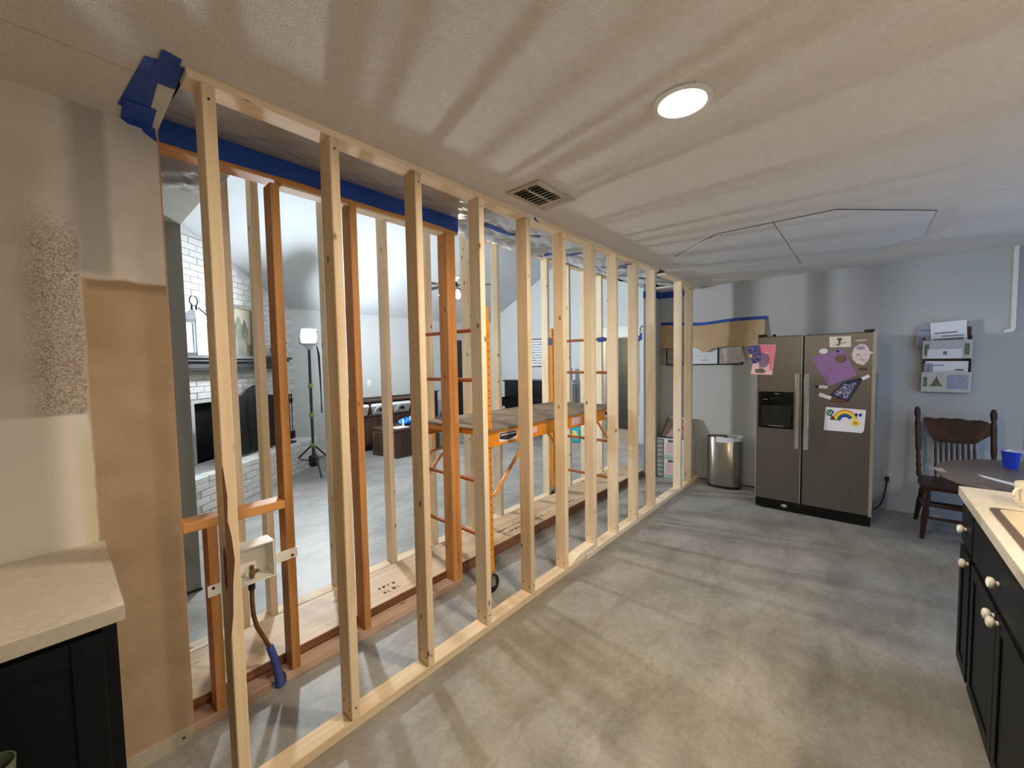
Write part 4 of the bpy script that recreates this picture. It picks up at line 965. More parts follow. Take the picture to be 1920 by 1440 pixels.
# mail rack
mr_ = thing('mail_rack', 'wooden wall rack holding two pockets of mail above the chair', 'mail rack', (5.41, -2.13, 1.18))
B(5.405, 5.419, -2.285, -1.985, 1.20, 1.78).build('back_board', 'chair_wood', mr_)
for y in (-2.285, -1.993): B(5.36, 5.405, y, y+0.008, 1.20, 1.70).build('side_rail', 'chair_wood', mr_)
for (z0, z1, k) in ((1.497, 1.665, 0), (1.192, 1.375, 1)):
    pk = MB().hexa([(5.355, -2.288, z0), (5.365, -2.288, z0), (5.365, -1.978, z0), (5.355, -1.978, z0)], [(5.335, -2.288, z1), (5.345, -2.288, z1), (5.345, -1.978, z1), (5.335, -1.978, z1)]).build('pocket_front', 'pocket_green', mr_)
    B(5.357, 5.405, -2.288, -1.978, z0, z0+0.006).build('pocket_floor', 'chair_wood', mr_)
def rq(name, y0, y1, z0, z1, z0p, z1p, mk, off=0.001, tri=None):
    f = lambda z: 5.355-0.020*(z-z0p)/(z1p-z0p)-off
    pts = tri or [(y0, z0), (y1, z0), (y1, z1), (y0, z1)]
    n = len(pts)
    MB().add([(f(z), y, z) for y, z in pts]+[(f(z)+off*0.8, y, z) for y, z in pts], [list(range(n))[::-1], list(range(n, 2*n))]+[(i, (i+1) % n, n+(i+1) % n, n+i) for i in range(n)]).build(name, mk, mr_)
rq('pocket_print', 0, 0, 0, 0, 1.192, 1.375, 'print_brown', 0.0012, [(-2.03, 1.245), (-2.115, 1.245), (-2.105, 1.265), (-2.095, 1.265), (-2.097, 1.29), (-2.09, 1.29), (-2.075, 1.345), (-2.058, 1.29), (-2.05, 1.29), (-2.05, 1.265), (-2.04, 1.265)])
rq('pocket_print', -2.27, -2.14, 1.22, 1.35, 1.192, 1.375, 'paper_blue', 0.0012)
rq('pocket_print', -2.015, -1.99, 1.24, 1.33, 1.192, 1.375, 'print_green', 0.0012)
rq('pocket_print', -2.225, -2.01, 1.50, 1.585, 1.497, 1.665, 'paper', 0.0016)
rq('pocket_print', -2.23, -2.03, 1.59, 1.65, 1.497, 1.665, 'paper_grey', 0.0012)
rq('pocket_print', -2.135, -2.11, 1.535, 1.565, 1.497, 1.665, 'print_grey', 0.0026)
for s_ in (-2.27, -2.02): rq('pocket_print', s_, s_+0.03, 1.53, 1.63, 1.497, 1.665, 'print_green', 0.0012)
def mail(label, y0, y1, z0, z1, x, tl, mk, marks=()):
    t = thing('mail_bundle', label, 'mail', (x, (y0+y1)/2, z0), 0, 'mail in the wall rack')
    c = Matrix.Rotation(tl, 4, 'X'); cc = Vector((0, (y0+y1)/2, (z0+z1)/2))
    def tp(p): q = c @ (Vector(p)-cc) + cc; return (q.x, q.y, q.z)
    mb = MB().box(x-0.003, x+0.003, y0, y1, z0, z1); mb.v = [tp(v) for v in mb.v]; mb.build('envelopes', mk, t)
    for (a, b, c1, d1) in marks:
        mb = MB().box(x-0.0038, x-0.003, y0+(y1-y0)*a, y0+(y1-y0)*b, z0+(z1-z0)*c1, z0+(z1-z0)*d1); mb.v = [tp(v) for v in mb.v]; mb.build('print_line', 'print_grey', t)
mail('dark striped envelope poking out at the left top of the mail rack', -2.10, -1.94, 1.60, 1.80, 5.385, 0.12, 'paper_blue', [(0.2, 0.9, 0.75, 0.85)])
mail('white letters leaning tall in the upper pocket of the mail rack', -2.255, -2.03, 1.60, 1.835, 5.374, -0.06, 'paper', [(0.25, 0.9, 0.55, 0.6), (0.1, 0.7, 0.42, 0.46), (0.1, 0.95, 0.2, 0.36)])
mail('pale envelopes standing in the lower pocket of the mail rack', -2.27, -2.00, 1.30, 1.475, 5.372, 0.02, 'paper', [(0.1, 0.3, 0.5, 0.6), (0.55, 0.8, 0.75, 0.8)])
mail('blue edged envelope at the left of the lower mail pocket', -2.05, -1.99, 1.28, 1.455, 5.362, 0.04, 'paper_blue', [(0.4, 0.6, 0.3, 0.9)])

ol = thing('wall_outlet', 'white wall outlet with a black plug right of the refrigerator', 'outlet', (5.415, -1.767, 0.27))
B(5.412, 5.42, -1.805, -1.73, 0.285, 0.40).build('cover_plate', 'outlet', ol, bevel=0.002)
MB().lathe([(0.014, 0), (0.014, -0.005)], (5.412, -1.767, 0.365), 12, 'x').build('socket', 'paper_grey', ol)
cd = thing('power_cord', 'black plug and cord hanging from the wall outlet to the floor', 'cord', (5.38, -1.76, 0))
B(5.375, 5.411, -1.783, -1.752, 0.295, 0.335).build('plug', 'cord_black', cd, bevel=0.004)
MB().tube([(5.385, -1.768, 0.30), (5.382, -1.76, 0.22), (5.385, -1.745, 0.12), (5.375, -1.72, 0.04), (5.35, -1.69, 0.012), (5.30, -1.67, 0.011)], 0.006, 8).build('cable', 'cord_black', cd)

# ================================================================== chair and table
ch = thing('dining_chair', 'dark carved pressed-back wooden chair at the round table', 'chair', (5.03, -2.18, 0))
def turned(p0, p1, rs, name, par=ch, mk='chair_wood', seg=12):
    p0, p1 = Vector(p0), Vector(p1); n = len(rs)
    return MB().tube([p0.lerp(p1, i/(n-1)) for i in range(n)], rs, seg).build(name, mk, par)
for y in (-1.965, -2.405):
    turned((5.10, y+0.0, 0.44), (5.225, y+ (0.016 if y > -2.1 else -0.0), 1.06), [.013, .018, .014, .019, .014, .018, .013, .018, .020, .019, .018, .018, .018, .019, .019, .014, .021, .021, .012], 'back_post')
cr_o = []
def cbx(z): return 5.10+(z-0.44)*0.2
tops = [(-1.985, 0.955), (-2.01, 0.972), (-2.04, 0.965), (-2.07, 0.958), (-2.10, 0.968), (-2.135, 0.966), (-2.16, 0.962), (-2.20, 0.970), (-2.235, 0.966), (-2.265, 0.956), (-2.30, 0.962), (-2.335, 0.965), (-2.36, 0.956), (-2.385, 0.945)]
bots = [(-2.385, 0.84), (-2.35, 0.81), (-2.33, 0.79), (-2.31, 0.765), (-2.27, 0.755), (-2.18, 0.752), (-2.10, 0.755), (-2.06, 0.762), (-2.045, 0.79), (-2.02, 0.81), (-2.0, 0.84), (-1.985, 0.86)]
pl = tops+bots; n = len(pl)
def crest_pt(y, z, o): b = ((y+2.185)/0.2)**2; return (cbx(z)+0.035*(1-b)+o-0.01, y, z)
MB().add([crest_pt(y, z, 0) for y, z in pl]+[crest_pt(y, z, 0.02) for y, z in pl], [list(range(n))[::-1], list(range(n, 2*n))]+[(i, (i+1) % n, n+(i+1) % n, n+i) for i in range(n)]).build('crest_rail', 'chair_wood', ch)
for yc, s_ in ((-2.075, 1), (-2.295, -1)):
    sp_ = [crest_pt(yc + s_*0.028*(1-t/22)*math.cos(t*0.6), 0.79+0.028*(1-t/22)*math.sin(t*0.6), -0.003) for t in range(20)]
    MB().tube(sp_, 0.005, 6).build('carved_scroll', 'chair_wood', ch)
for k in range(8):
    y = -2.07-0.033*k
    turned((5.10, y, 0.45), (cbx(0.77)+0.03, y, 0.77), [.006, .009, .011, .008, .010, .011, .008, .007], 'spindle', seg=8)
st_ = [(5.14, -1.97), (5.14, -2.40), (4.96, -2.43), (4.74, -2.42), (4.71, -2.40), (4.71, -1.97), (4.74, -1.95), (4.96, -1.945)]
MB().prism(st_, 'z', 0.415, 0.45).build('seat', 'chair_wood', ch, bevel=0.006)
for (a, b) in (((4.77, -2.00, 0.42), (4.72, -1.965, 0)), ((4.77, -2.36, 0.42), (4.72, -2.41, 0)), ((5.08, -2.00, 0.42), (5.255, -1.965, 0)), ((5.08, -2.36, 0.42), (5.255, -2.40, 0))):
    turned(a, b, [.016, .018, .022, .018, .023, .021, .018, .016, .014], 'leg')
for (a, b) in (((4.755, -1.99, 0.28), (4.755, -2.38, 0.28)), ((4.74, -1.985, 0.18), (4.74, -2.39, 0.18)), ((4.755, -1.985, 0.24), (5.15, -1.985, 0.24)), ((4.755, -2.385, 0.24), (5.15, -2.385, 0.24)), ((5.17, -1.985, 0.2), (5.17, -2.385, 0.2))):
    turned(a, b, [.009, .012, .014, .012, .009], 'stretcher', seg=8)

tbx, tby, tr_ = 3.98, -2.56, 0.605
tb_ = thing('dining_table', 'round dark pedestal table with a worn top at the right edge', 'table', (tbx, tby, 0))
MB().lathe([(tr_-0.03, 0.715), (tr_-0.005, 0.722), (tr_, 0.737), (tr_-0.004, 0.752), (tr_-0.02, 0.758)], (tbx, tby, 0), 56).build('tabletop', 'table_wood', tb_)
MB().lathe([(tr_-0.09, 0.66), (tr_-0.09, 0.715)], (tbx, tby, 0), 40).build('apron', 'chair_wood', tb_)
MB().lathe([(0.05, 0.10), (0.10, 0.14), (0.075, 0.22), (0.055, 0.36), (0.085, 0.48), (0.06, 0.60), (0.13, 0.66)], (tbx, tby, 0), 24).build('pedestal', 'chair_wood', tb_)
for k in range(4):
    a = k*PI/2+0.5
    MB().tube([(tbx+0.05*math.cos(a), tby+0.05*math.sin(a), 0.16), (tbx+0.2*math.cos(a), tby+0.2*math.sin(a), 0.12), (tbx+0.38*math.cos(a), tby+0.38*math.sin(a), 0.03)], [0.04, 0.035, 0.028], 10).build('foot', 'chair_wood', tb_)
fr2 = MB(); r_ = random.Random(5)
for k in range(9):
    a = 1.62+0.024*k
    p0 = Vector((tbx+(tr_-0.03)*math.cos(a), tby+(tr_-0.03)*math.sin(a), 0.7595)); d_ = Vector((math.cos(a+r_.uniform(-.5, .5)), math.sin(a+r_.uniform(-.5, .5)), 0))
    fr2.tube([p0, p0+d_*0.035, p0+d_*r_.uniform(.05, .075)+Vector((0, 0, -0.001 if k % 2 else 0.006))], 0.0010, 5)
tag(fr2.build('frayed_threads', 'paper_grey'), 'loose pale threads on the near edge of the round table', 'threads')
cu = thing('party_cup', 'blue plastic party cup with white inside on the round table', 'cup', (4.225, -2.33, 0.7585))
MB().lathe([(0.030, 0.001), (0.033, 0.0), (0.0345, 0.02), (0.040, 0.07), (0.0455, 0.116), (0.044, 0.116), (0.038, 0.07), (0.031, 0.006)], (4.225, -2.33, 0.7585), 26).build('cup_wall', 'cup_blue', cu)
MB().lathe([(0.0425, 0.112), (0.0365, 0.07), (0.029, 0.008)], (4.225, -2.33, 0.7590), 26).build('cup_inside', 'cup_white', cu)
MB().tube([(4.225+0.0455*math.cos(2*PI*i/24), -2.355+0.0455*math.sin(2*PI*i/24), 0.8750) for i in range(25)], 0.0022, 6).build('cup_rim', 'cup_white', cu)
tag(MB().add([(3.88, -2.135, 0.7588), (3.80, -2.15, 0.7588), (3.53, -2.33, 0.7588), (3.59, -2.36, 0.7588), (3.88, -2.135, 0.7606), (3.80, -2.15, 0.7606), (3.53, -2.33, 0.7606), (3.59, -2.36, 0.7606)], [(0,3,2,1),(4,5,6,7),(0,1,5,4),(1,2,6,5),(2,3,7,6),(3,0,4,7)]).build('folded_paper', 'paper'), 'folded white paper lying on the round table behind the mug', 'paper')

# ================================================================== right counter
YF_ = -1.945
def cab_unit(label, x0, x1, doors, group='black base cabinets along the right counter', top=0.868):
    t = thing('base_cabinet', label, 'cabinet', ((x0+x1)/2, -2.24, 0), 0, group)
    cbm = MB(); cbm.box(x0, x1, -2.53, YF_, 0.085, top); cbm.box(x0, x1, -2.53, YF_-0.05, 0.0, 0.085)
    if top < 0.8:
        cbm.box(x0, x1, YF_-0.02, YF_, top, 0.868); cbm.box(x0, x0+0.018, -2.53, YF_-0.02, top, 0.868); cbm.box(x1-0.018, x1, -2.53, YF_-0.02, top, 0.868)
    cbm.build('cabinet_body', 'black_cabinet', t)
    n = len(doors); w_ = (x1-x0-0.03)/n
    for k, side in enumerate(doors):
        a, b = x0+0.015+k*w_+0.004, x0+0.015+(k+1)*w_-0.004
        d_ = B(a, b, YF_, YF_+0.014, 0.115, 0.655).build('door', 'black_cabinet', t, bevel=0.003)
        pn = MB(); pn.box(a, a+0.05, YF_+.014, YF_+.020, 0.115, 0.655); pn.box(b-0.05, b, YF_+.014, YF_+.020, 0.115, 0.655); pn.box(a+.05, b-.05, YF_+.014, YF_+.020, 0.115, 0.165); pn.box(a+.05, b-.05, YF_+.014, YF_+.020, 0.605, 0.655)
        pn.build('door_frame', 'black_cabinet', d_, bevel=0.002)
        kx = b-0.025 if side == 'far' else a+0.025
        MB().lathe([(0.008, 0.0), (0.009, 0.006), (0.017, 0.011), (0.0195, 0.018), (0.017, 0.025), (0.007, 0.029)], (kx, YF_+0.02, 0.628), 16, 'y').build('knob', 'knob_white', d_)
    dw = B(x0+0.019, x1-0.019, YF_, YF_+0.018, 0.675, 0.845).build('drawer', 'black_cabinet', t, bevel=0.004)
    kx = (x0+x1)/2
    MB().lathe([(0.008, 0.0), (0.009, 0.006), (0.017, 0.011), (0.0195, 0.018), (0.017, 0.025), (0.007, 0.029)], (kx, YF_+0.018, 0.752), 16, 'y').build('knob', 'knob_white', dw)
    return t
cab_unit('black base cabinet at the far end of the right counter, nearest the round table', 2.50, 2.755, ['near'])
cab_unit('black two-door cabinet under the sink of the right counter, second from the table', 1.62, 2.498, ['far', 'near'], top=0.72)
cab_unit('black base cabinet of the right counter closest to the viewer', 0.9, 1.618, ['near'])
ct = MB()
ct.box(2.44, 2.785, -2.56, -1.92, 0.870, 0.910); ct.box(0.7, 1.70, -2.56, -1.92, 0.870, 0.910); ct.box(1.70, 2.44, -1.965, -1.92, 0.870, 0.910); ct.box(1.70, 2.44, -2.56, -2.48, 0.870, 0.910)
wt = thing('worktop', 'beige laminate worktop with the sink on the right', 'worktop', (1.75, -2.24, 0.87))
ct.build('worktop_slab', 'laminate', wt)
ed = MB(); ed.box(0.7, 2.786, -1.920, -1.9185, 0.870, 0.9085); ed.box(2.785, 2.7865, -2.56, -1.92, 0.870, 0.9085); ed.build('edge_band', 'laminate_edge', wt)
sk = thing('sink', 'almond drop-in sink with a brown rim strip in the right worktop', 'sink', (2.07, -2.22, 0.72))
rim = MB()
def rrect(x0, x1, y0, y1, r, n=5):
    out = []
    for (cx_, cy_, a0) in ((x1-r, y1-r, 0), (x0+r, y1-r, PI/2), (x0+r, y0+r, PI), (x1-r, y0+r, 1.5*PI)):
        for k in range(n+1): out.append((cx_+r*math.cos(a0+k*PI/2/n), cy_+r*math.sin(a0+k*PI/2/n)))
    return out
def ringmesh(o1, o2, z0, z1):
    mb = MB(); n = len(o1)
    vs = [(x, y, z0) for x, y in o1]+[(x, y, z1) for x, y in o1]+[(x, y, z1) for x, y in o2]+[(x, y, z0) for x, y in o2]
    fs = []
    for i in range(n):
        j = (i+1) % n
        for s_ in range(4): fs.append((s_*n+i, s_*n+j, ((s_+1) % 4)*n+j, ((s_+1) % 4)*n+i))
    return mb.add(vs, fs)
ringmesh(rrect(1.66, 2.455, -2.50, -1.958, 0.03), rrect(1.685, 2.43, -2.478, -1.982, 0.025), 0.9102, 0.914).build('rim_strip', 'brown_gasket', sk)
ringmesh(rrect(1.685, 2.43, -2.478, -1.982, 0.025), rrect(1.73, 2.385, -2.42, -2.025, 0.06), 0.898, 0.918).build('sink_ledge', 'almond', sk)
bs = MB(); o1 = rrect(1.73, 2.385, -2.42, -2.025, 0.06); o2 = rrect(1.76, 2.355, -2.39, -2.055, 0.07); n = len(o1)
bs.add([(x, y, 0.915) for x, y in o1]+[(x, y, 0.74) for x, y in o2], [(i, (i+1) % n, n+(i+1) % n, n+i) for i in range(n)]+[list(range(n, 2*n))], 0, True)
bs.build('basin', 'almond', sk)
mg = thing('coffee_mug', 'cream coffee mug standing on the right worktop beside the sink', 'mug', (2.545, -2.085, 0.9103))
mc = (2.545, -2.085, 0.9103)
MB().lathe([(0.026, 0.002), (0.030, 0.0), (0.033, 0.006), (0.041, 0.03), (0.044, 0.06), (0.046, 0.098), (0.043, 0.100), (0.041, 0.06), (0.037, 0.03), (0.028, 0.010)], mc, 28).build('mug_wall', 'ceramic', mg)
hd = Vector((-0.62, 0.78, 0))
MB().tube([Vector(mc)+hd*(0.040+0.030*math.sin(t))+Vector((0, 0, 0.052+0.030*math.cos(t))) for t in [0.15+2.8*i/14 for i in range(15)]], 0.0055, 8).build('mug_handle', 'ceramic', mg)

# ================================================================== left counter
lc = thing('base_cabinet', 'black base cabinet under the left counter beside the brown stripped wall', 'cabinet', (-0.45, 0.18, 0))
lcb = MB(); lcb.box(-1.0, 0.076, -0.095, 0.478, 0.09, 0.868); lcb.box(-1.0, 0.076, -0.02, 0.478, 0, 0.09); lcb.build('cabinet_body', 'black_cabinet', lc)
for (a, b) in ((-0.46, 0.05), (-0.98, -0.47)):
    d_ = B(a, b, -0.109, -0.095, 0.11, 0.85).build('door', 'black_cabinet', lc, bevel=0.003)
    pn = MB(); pn.box(a, a+0.06, -0.116, -0.109, 0.11, 0.85); pn.box(b-0.06, b, -0.116, -0.109, 0.11, 0.85); pn.box(a+.06, b-.06, -0.116, -0.109, 0.11, 0.17); pn.box(a+.06, b-.06, -0.116, -0.109, 0.79, 0.85)
    pn.build('door_frame', 'black_cabinet', d_, bevel=0.003)
lw = thing('worktop', 'beige laminate worktop on the left against the stripped wall', 'worktop', (-0.45, 0.18, 0.87))
B(-1.0, 0.090, -0.125, 0.478, 0.870, 0.910).build('worktop_slab', 'laminate', lw)
ed = MB(); ed.box(-1.0, 0.0915, -0.1265, -0.125, 0.870, 0.9085); ed.box(0.090, 0.0915, -0.125, 0.478, 0.870, 0.9085); ed.build('edge_band', 'laminate_edge', lw)
ss = thing('step_stool', 'small wooden step stool below the lower left corner', 'stool', (-0.20, -0.33, 0))
B(-0.34, -0.07, -0.45, -0.21, 0.605, 0.63).build('tread', 'dark_wood', ss)
for (x, y) in ((-0.32, -0.43), (-0.09, -0.43), (-0.32, -0.23), (-0.09, -0.23)): B(x-0.015, x+0.015, y-0.015, y+0.015, 0, 0.605).build('leg', 'dark_wood', ss)
gc = (-0.125, -0.295, 0.6305)
tag(MB().lathe([(0.025, 0.002), (0.028, 0.0), (0.036, 0.118), (0.034, 0.118), (0.026, 0.006)], gc, 24).build('drinking_cup', 'bucket_green'), 'grey-green cup rim at the lower left corner of the picture', 'cup')

# ================================================================== living room: corner fireplace (local x along the face, -y into the room)
FA = math.atan2(0.6361, 0.7716)
FB = (2.38, 5.25, 0.0)
fp = thing('fireplace', 'white painted brick corner fireplace with raised hearth in the living room', 'fireplace', FB, FA)
def ceil_at(s): return EAVE + SL*(YF-(FB[1]+0.6361*s)) - 0.02
cbm = MB()
cbm.prism([(-3.0, 0.43), (-1.75, 0.43), (-1.75, 1.12), (-0.95, 1.12), (-0.95, 0.43), (0.20, 0.43), (0.20, ceil_at(0.20)), (-3.0, ceil_at(-3.0))], 'y', 0.0, 0.10)
cbm.build('chimney_breast', 'mortar', fp, local=True)
B(-1.80, -0.90, 0.10, 0.12, 0.43, 1.15).build('firebox', 'black_metal', fp, local=True)
hbm = MB().box(-2.9, -0.02, -0.49, 0.10, 0.0, 0.365); hbm.build('hearth_core', 'mortar', fp, local=True)
# bricks: shared meshes, one object each; the ones past the limit join into one
BL, BH = 0.205, 0.066
bmesh_ = [MB().box(-BL/2, BL/2, -0.011, 0.004, -BH/2, BH/2).mesh('brick', 'brick_white', bevel=0.004) for _ in range(1)][0]
half = MB().box(-0.048, 0.048, -0.011, 0.004, -BH/2, BH/2).mesh('brick_half', 'brick_white', bevel=0.004)
capm = MB().box(-0.105, 0.105, -0.26, 0.26, -0.031, 0.031).mesh('brick_cap', 'brick_white', bevel=0.006)
rb = random.Random(2)
count = 0; rest = MB()
def put(me, x, y, z):
    o = bpy.data.objects.new('brick', me); C.objects.link(o); o.parent = fp; o.location = (x, y+rb.uniform(-0.003, 0.002), z)
# hearth front: five courses, and the cap bricks on top
for k in range(5):
    z = 0.036+k*0.0735; off = 0.107 if k % 2 else 0.0
    s_ = -2.32+off
    while s_ < -0.10: put(bmesh_, s_, -0.493, z); count += 1; s_ += 0.214
s_ = -2.32
while s_ < -0.08: put(capm, s_, -0.245, 0.397); count += 1; s_ += 0.2145
for k in range(5):   # end face
    o = bpy.data.objects.new('brick', bmesh_); C.objects.link(o); o.parent = fp; o.rotation_euler = (0, 0, PI/2); o.location = (-0.017, -0.38, 0.036+k*0.0735)
    o = bpy.data.objects.new('brick', bmesh_); C.objects.link(o); o.parent = fp; o.rotation_euler = (0, 0, PI/2); o.location = (-0.017, -0.165, 0.036+k*0.0735); count += 2
k = 0
while True:
    z = 0.468+k*0.0735
    if z > 3.3: break
    off = 0.107 if k % 2 else 0.0
    s_ = -2.25+off
    while s_ < 0.12:
        skip = (z < 1.14 and -1.85 < s_ < -0.85) or (1.46 < z < 1.70 and s_ < -0.18) or z+0.04 > ceil_at(s_+0.11)
        if not skip:
            if count < 296: put(bmesh_, s_, 0.0, z); count += 1
            else: rest.box(s_-BL/2, s_+BL/2, -0.011+rb.uniform(-0.003, 0.002), 0.004, z-BH/2, z+BH/2)
        s_ += 0.214
    k += 1
if rest.v:
    ro = rest.build('brick_courses', 'brick_white', fp, local=True); ro['kind'] = 'stuff'
ma = MB(); ma.box(-2.25, -0.19, -0.245, 0.0, 1.630, 1.665); ma.box(-2.22, -0.22, -0.215, 0.0, 1.595, 1.630); ma.box(-2.20, -0.26, -0.17, 0.0, 1.52, 1.595); ma.box(-2.20, -0.28, -0.185, 0.0, 1.50, 1.52)
ma.build('mantel_shelf', 'mantel_black', fp, local=True, bevel=0.004)

def fpw(s_, y, z):   # fireplace local -> world
    c, sn = math.cos(FA), math.sin(FA)
    return (FB[0]+c*s_-sn*y, FB[1]+sn*s_+c*y, z)
ln = thing('lantern', 'tall white metal lantern at the left end of the black mantel', 'lantern', fpw(-1.82, -0.12, 1.666), FA)
lm_ = MB()
for (x, y) in ((-0.085, -0.085), (0.085, -0.085), (-0.085, 0.085), (0.085, 0.085)): lm_.box(x-0.012, x+0.012, y-0.012, y+0.012, 0.03, 0.36)
lm_.box(-0.105, 0.105, -0.105, 0.105, 0, 0.03); lm_.box(-0.105, 0.105, -0.105, 0.105, 0.36, 0.385)
lm_.build('lantern_frame', 'lantern_white', ln, local=True)
MB().hexa([(-0.11, -0.11, 0.385), (0.11, -0.11, 0.385), (0.11, 0.11, 0.385), (-0.11, 0.11, 0.385)], [(-0.03, -0.03, 0.50), (0.03, -0.03, 0.50), (0.03, 0.03, 0.50), (-0.03, 0.03, 0.50)]).build('lantern_roof', 'lantern_white', ln, local=True)
MB().tube([(-0.03, 0, 0.50), (-0.03, 0, 0.55), (0.03, 0, 0.55), (0.03, 0, 0.50)], 0.01, 8).build('lantern_neck', 'black_metal', ln, local=True)
MB().tube([(0.055*math.cos(a), 0, 0.60+0.055*math.sin(a)) for a in [2*PI*i/20 for i in range(21)]], 0.006, 6).build('lantern_ring', 'black_metal', ln, local=True)
MB().tube([(0.02, -0.03, 0.53), (0.09, -0.05, 0.47), (0.15, -0.06, 0.42), (0.18, -0.06, 0.40)], 0.006, 6).build('lantern_bail', 'black_metal', ln, local=True)
for y in (-0.086, 0.086): B(-0.073, 0.073, y-0.002, y+0.002, 0.03, 0.36).build('lantern_pane', 'film_clear', ln, local=True)
pt = thing('landscape_painting', 'framed landscape of tall trees leaning on the mantel', 'painting', fpw(-1.13, -0.06, 1.666), FA)
pm_ = MB(); pm_.box(-0.31, 0.31, -0.02, 0.0, 0.0, 0.02); pm_.box(-0.31, 0.31, -0.02, 0.0, 0.61, 0.63); pm_.box(-0.31, -0.29, -0.02, 0, 0.02, 0.61); pm_.box(0.29, 0.31, -0.02, 0, 0.02, 0.61)
pm_.build('frame', 'print_brown', pt, local=True)
B(-0.29, 0.29, -0.010, -0.004, 0.02, 0.61).build('canvas', 'canvas', pt, local=True)
for (cx_, w_, h_) in ((-0.2, 0.08, 0.42), (-0.06, 0.10, 0.5), (0.06, 0.09, 0.48), (0.17, 0.07, 0.40)):
    MB().prism([(cx_+w_*math.cos(a)*(0.8+0.2*math.sin(5*a)), 0.28+h_/2*math.sin(a)) for a in [2*PI*i/18 for i in range(18)]], 'y', -0.0112, -0.0100).build('painted_tree', 'tree_paint', pt, local=True)
B(-0.29, 0.29, -0.0116, -0.0102, 0.02, 0.16).build('painted_field', 'tree_paint', pt, local=True)
plt = thing('vine_plant', 'small trailing green plant at the right end of the mantel', 'plant', fpw(-0.36, -0.12, 1.666), FA)
MB().lathe([(0.045, 0), (0.06, 0.07), (0.055, 0.07)], (0, 0, 0), 16).build('pot', 'grey_trim', plt, local=True)
r_ = random.Random(8)
for k in range(16):
    a = r_.uniform(0, 2*PI); L_ = r_.uniform(0.06, 0.19); zz = 0.08+r_.uniform(0, 0.2)-0.2*max(0, L_-0.13)
    c_ = Vector((L_*math.cos(a)*1.2, -abs(L_*math.sin(a))*0.5, zz)); d_ = Vector((math.cos(a), math.sin(a)*0.5, r_.uniform(-.6, .6))).normalized(); sd = Vector((-math.sin(a), math.cos(a), 0.2)).normalized()
    q = [c_-d_*0.04, c_+sd*0.022, c_+d_*0.045, c_-sd*0.022]; up_ = Vector((0, 0, 0.003))
    mb = MB(); mb.add([p-up_ for p in q]+[p+up_ for p in q], [(3,2,1,0),(4,5,6,7),(0,1,5,4),(1,2,6,5),(2,3,7,6),(3,0,4,7)]); mb.build('leaf', 'leaf', plt, local=True)
for k in range(5): MB().tube([(0, 0, 0.05), (0.05*(k-2), -0.02, 0.15+0.02*k), (0.09*(k-2), -0.03, 0.2-0.03*abs(k-2))], 0.003, 5).build('stem', 'leaf', plt, local=True)

# folding screen and tools
fs_ = thing('fire_screen', 'black wrought iron three-panel fire screen on the white hearth', 'fire screen', fpw(-1.2, -0.3, 0.431), FA)
def spanel(p0, p1, h0, h1, arch):
    p0, p1 = Vector((*p0, 0)), Vector((*p1, 0)); n = 12
    tops = []
    for i in range(n+1):
        t = i/n; h = h0+(h1-h0)*t + arch*math.sin(PI*t)**1.5
        q = p0.lerp(p1, t); tops.append((q.x, q.y, h))
    nn = (p1-p0).normalized().cross(Vector((0, 0, 1)))*0.003
    mesh_ = MB(); vs = []
    for tpt in tops: vs += [(tpt[0]-nn.x, tpt[1]-nn.y, 0.03), (tpt[0]-nn.x, tpt[1]-nn.y, tpt[2]), (tpt[0]+nn.x, tpt[1]+nn.y, tpt[2]), (tpt[0]+nn.x, tpt[1]+nn.y, 0.03)]
    fsx = []
    for i in range(n):
        a, b = 4*i, 4*i+4
        fsx += [(a, a+1, b+1, b), (a+2, a+3, b+3, b+2), (a+1, a+2, b+2, b+1), (a+3, a, b, b+3)]
    mesh_.add(vs, fsx); po = mesh_.build('mesh_panel', 'black_metal', fs_, local=True)
    fr__ = MB(); fr__.tube([(p0.x, p0.y, 0.0)]+tops+[(p1.x, p1.y, 0.0)], 0.010, 6); fr__.tube([(p0.x, p0.y, 0.03), (p1.x, p1.y, 0.03)], 0.008, 6)
    for t in (0.3, 0.7):
        q = p0.lerp(p1, t)-Vector((0, 0.008, 0)); sg = 1 if t < 0.5 else -1
        fr__.tube([(q.x+sg*0.05*math.sin(u*6.0)*(1-u), q.y-0.008, 0.05+u*(h0-0.1)) for u in [i/14 for i in range(15)]], 0.005, 5)
    fr__.build('panel_frame', 'black_metal', po, local=True)
spanel((-0.66, -0.12), (-0.28, 0.0), 0.68, 0.72, 0.0)
spanel((-0.28, 0.0), (0.30, 0.0), 0.74, 0.74, 0.13)
spanel((0.30, 0.0), (0.56, -0.10), 0.72, 0.68, 0.0)
ft = thing('fire_tools', 'black fireplace tool set standing on the hearth beside the screen', 'fire tools', fpw(-0.52, -0.33, 0.431), FA)
MB().lathe([(0.10, 0), (0.10, 0.012), (0.03, 0.025)], (0, 0, 0), 16).build('base', 'black_metal', ft, local=True)
MB().cyl((0, 0, 0.02), (0, 0, 0.72), 0.009).build('stand', 'black_metal', ft, local=True)
for k, x in enumerate((-0.06, 0.0, 0.06)):
    MB().tube([(x, -0.03, 0.14), (x, -0.03, 0.40), (x, -0.03, 0.55), (x, -0.03, 0.60), (x, -0.03, 0.66), (x, -0.03, 0.70)], [0.006, 0.006, 0.007, 0.018, 0.009, 0.016], 8).build('tool', 'black_metal', ft, local=True)
    MB().box(x-0.035, x+0.035, -0.045, -0.02, 0.05, 0.16).build('tool_head', 'black_metal', ft, local=True)

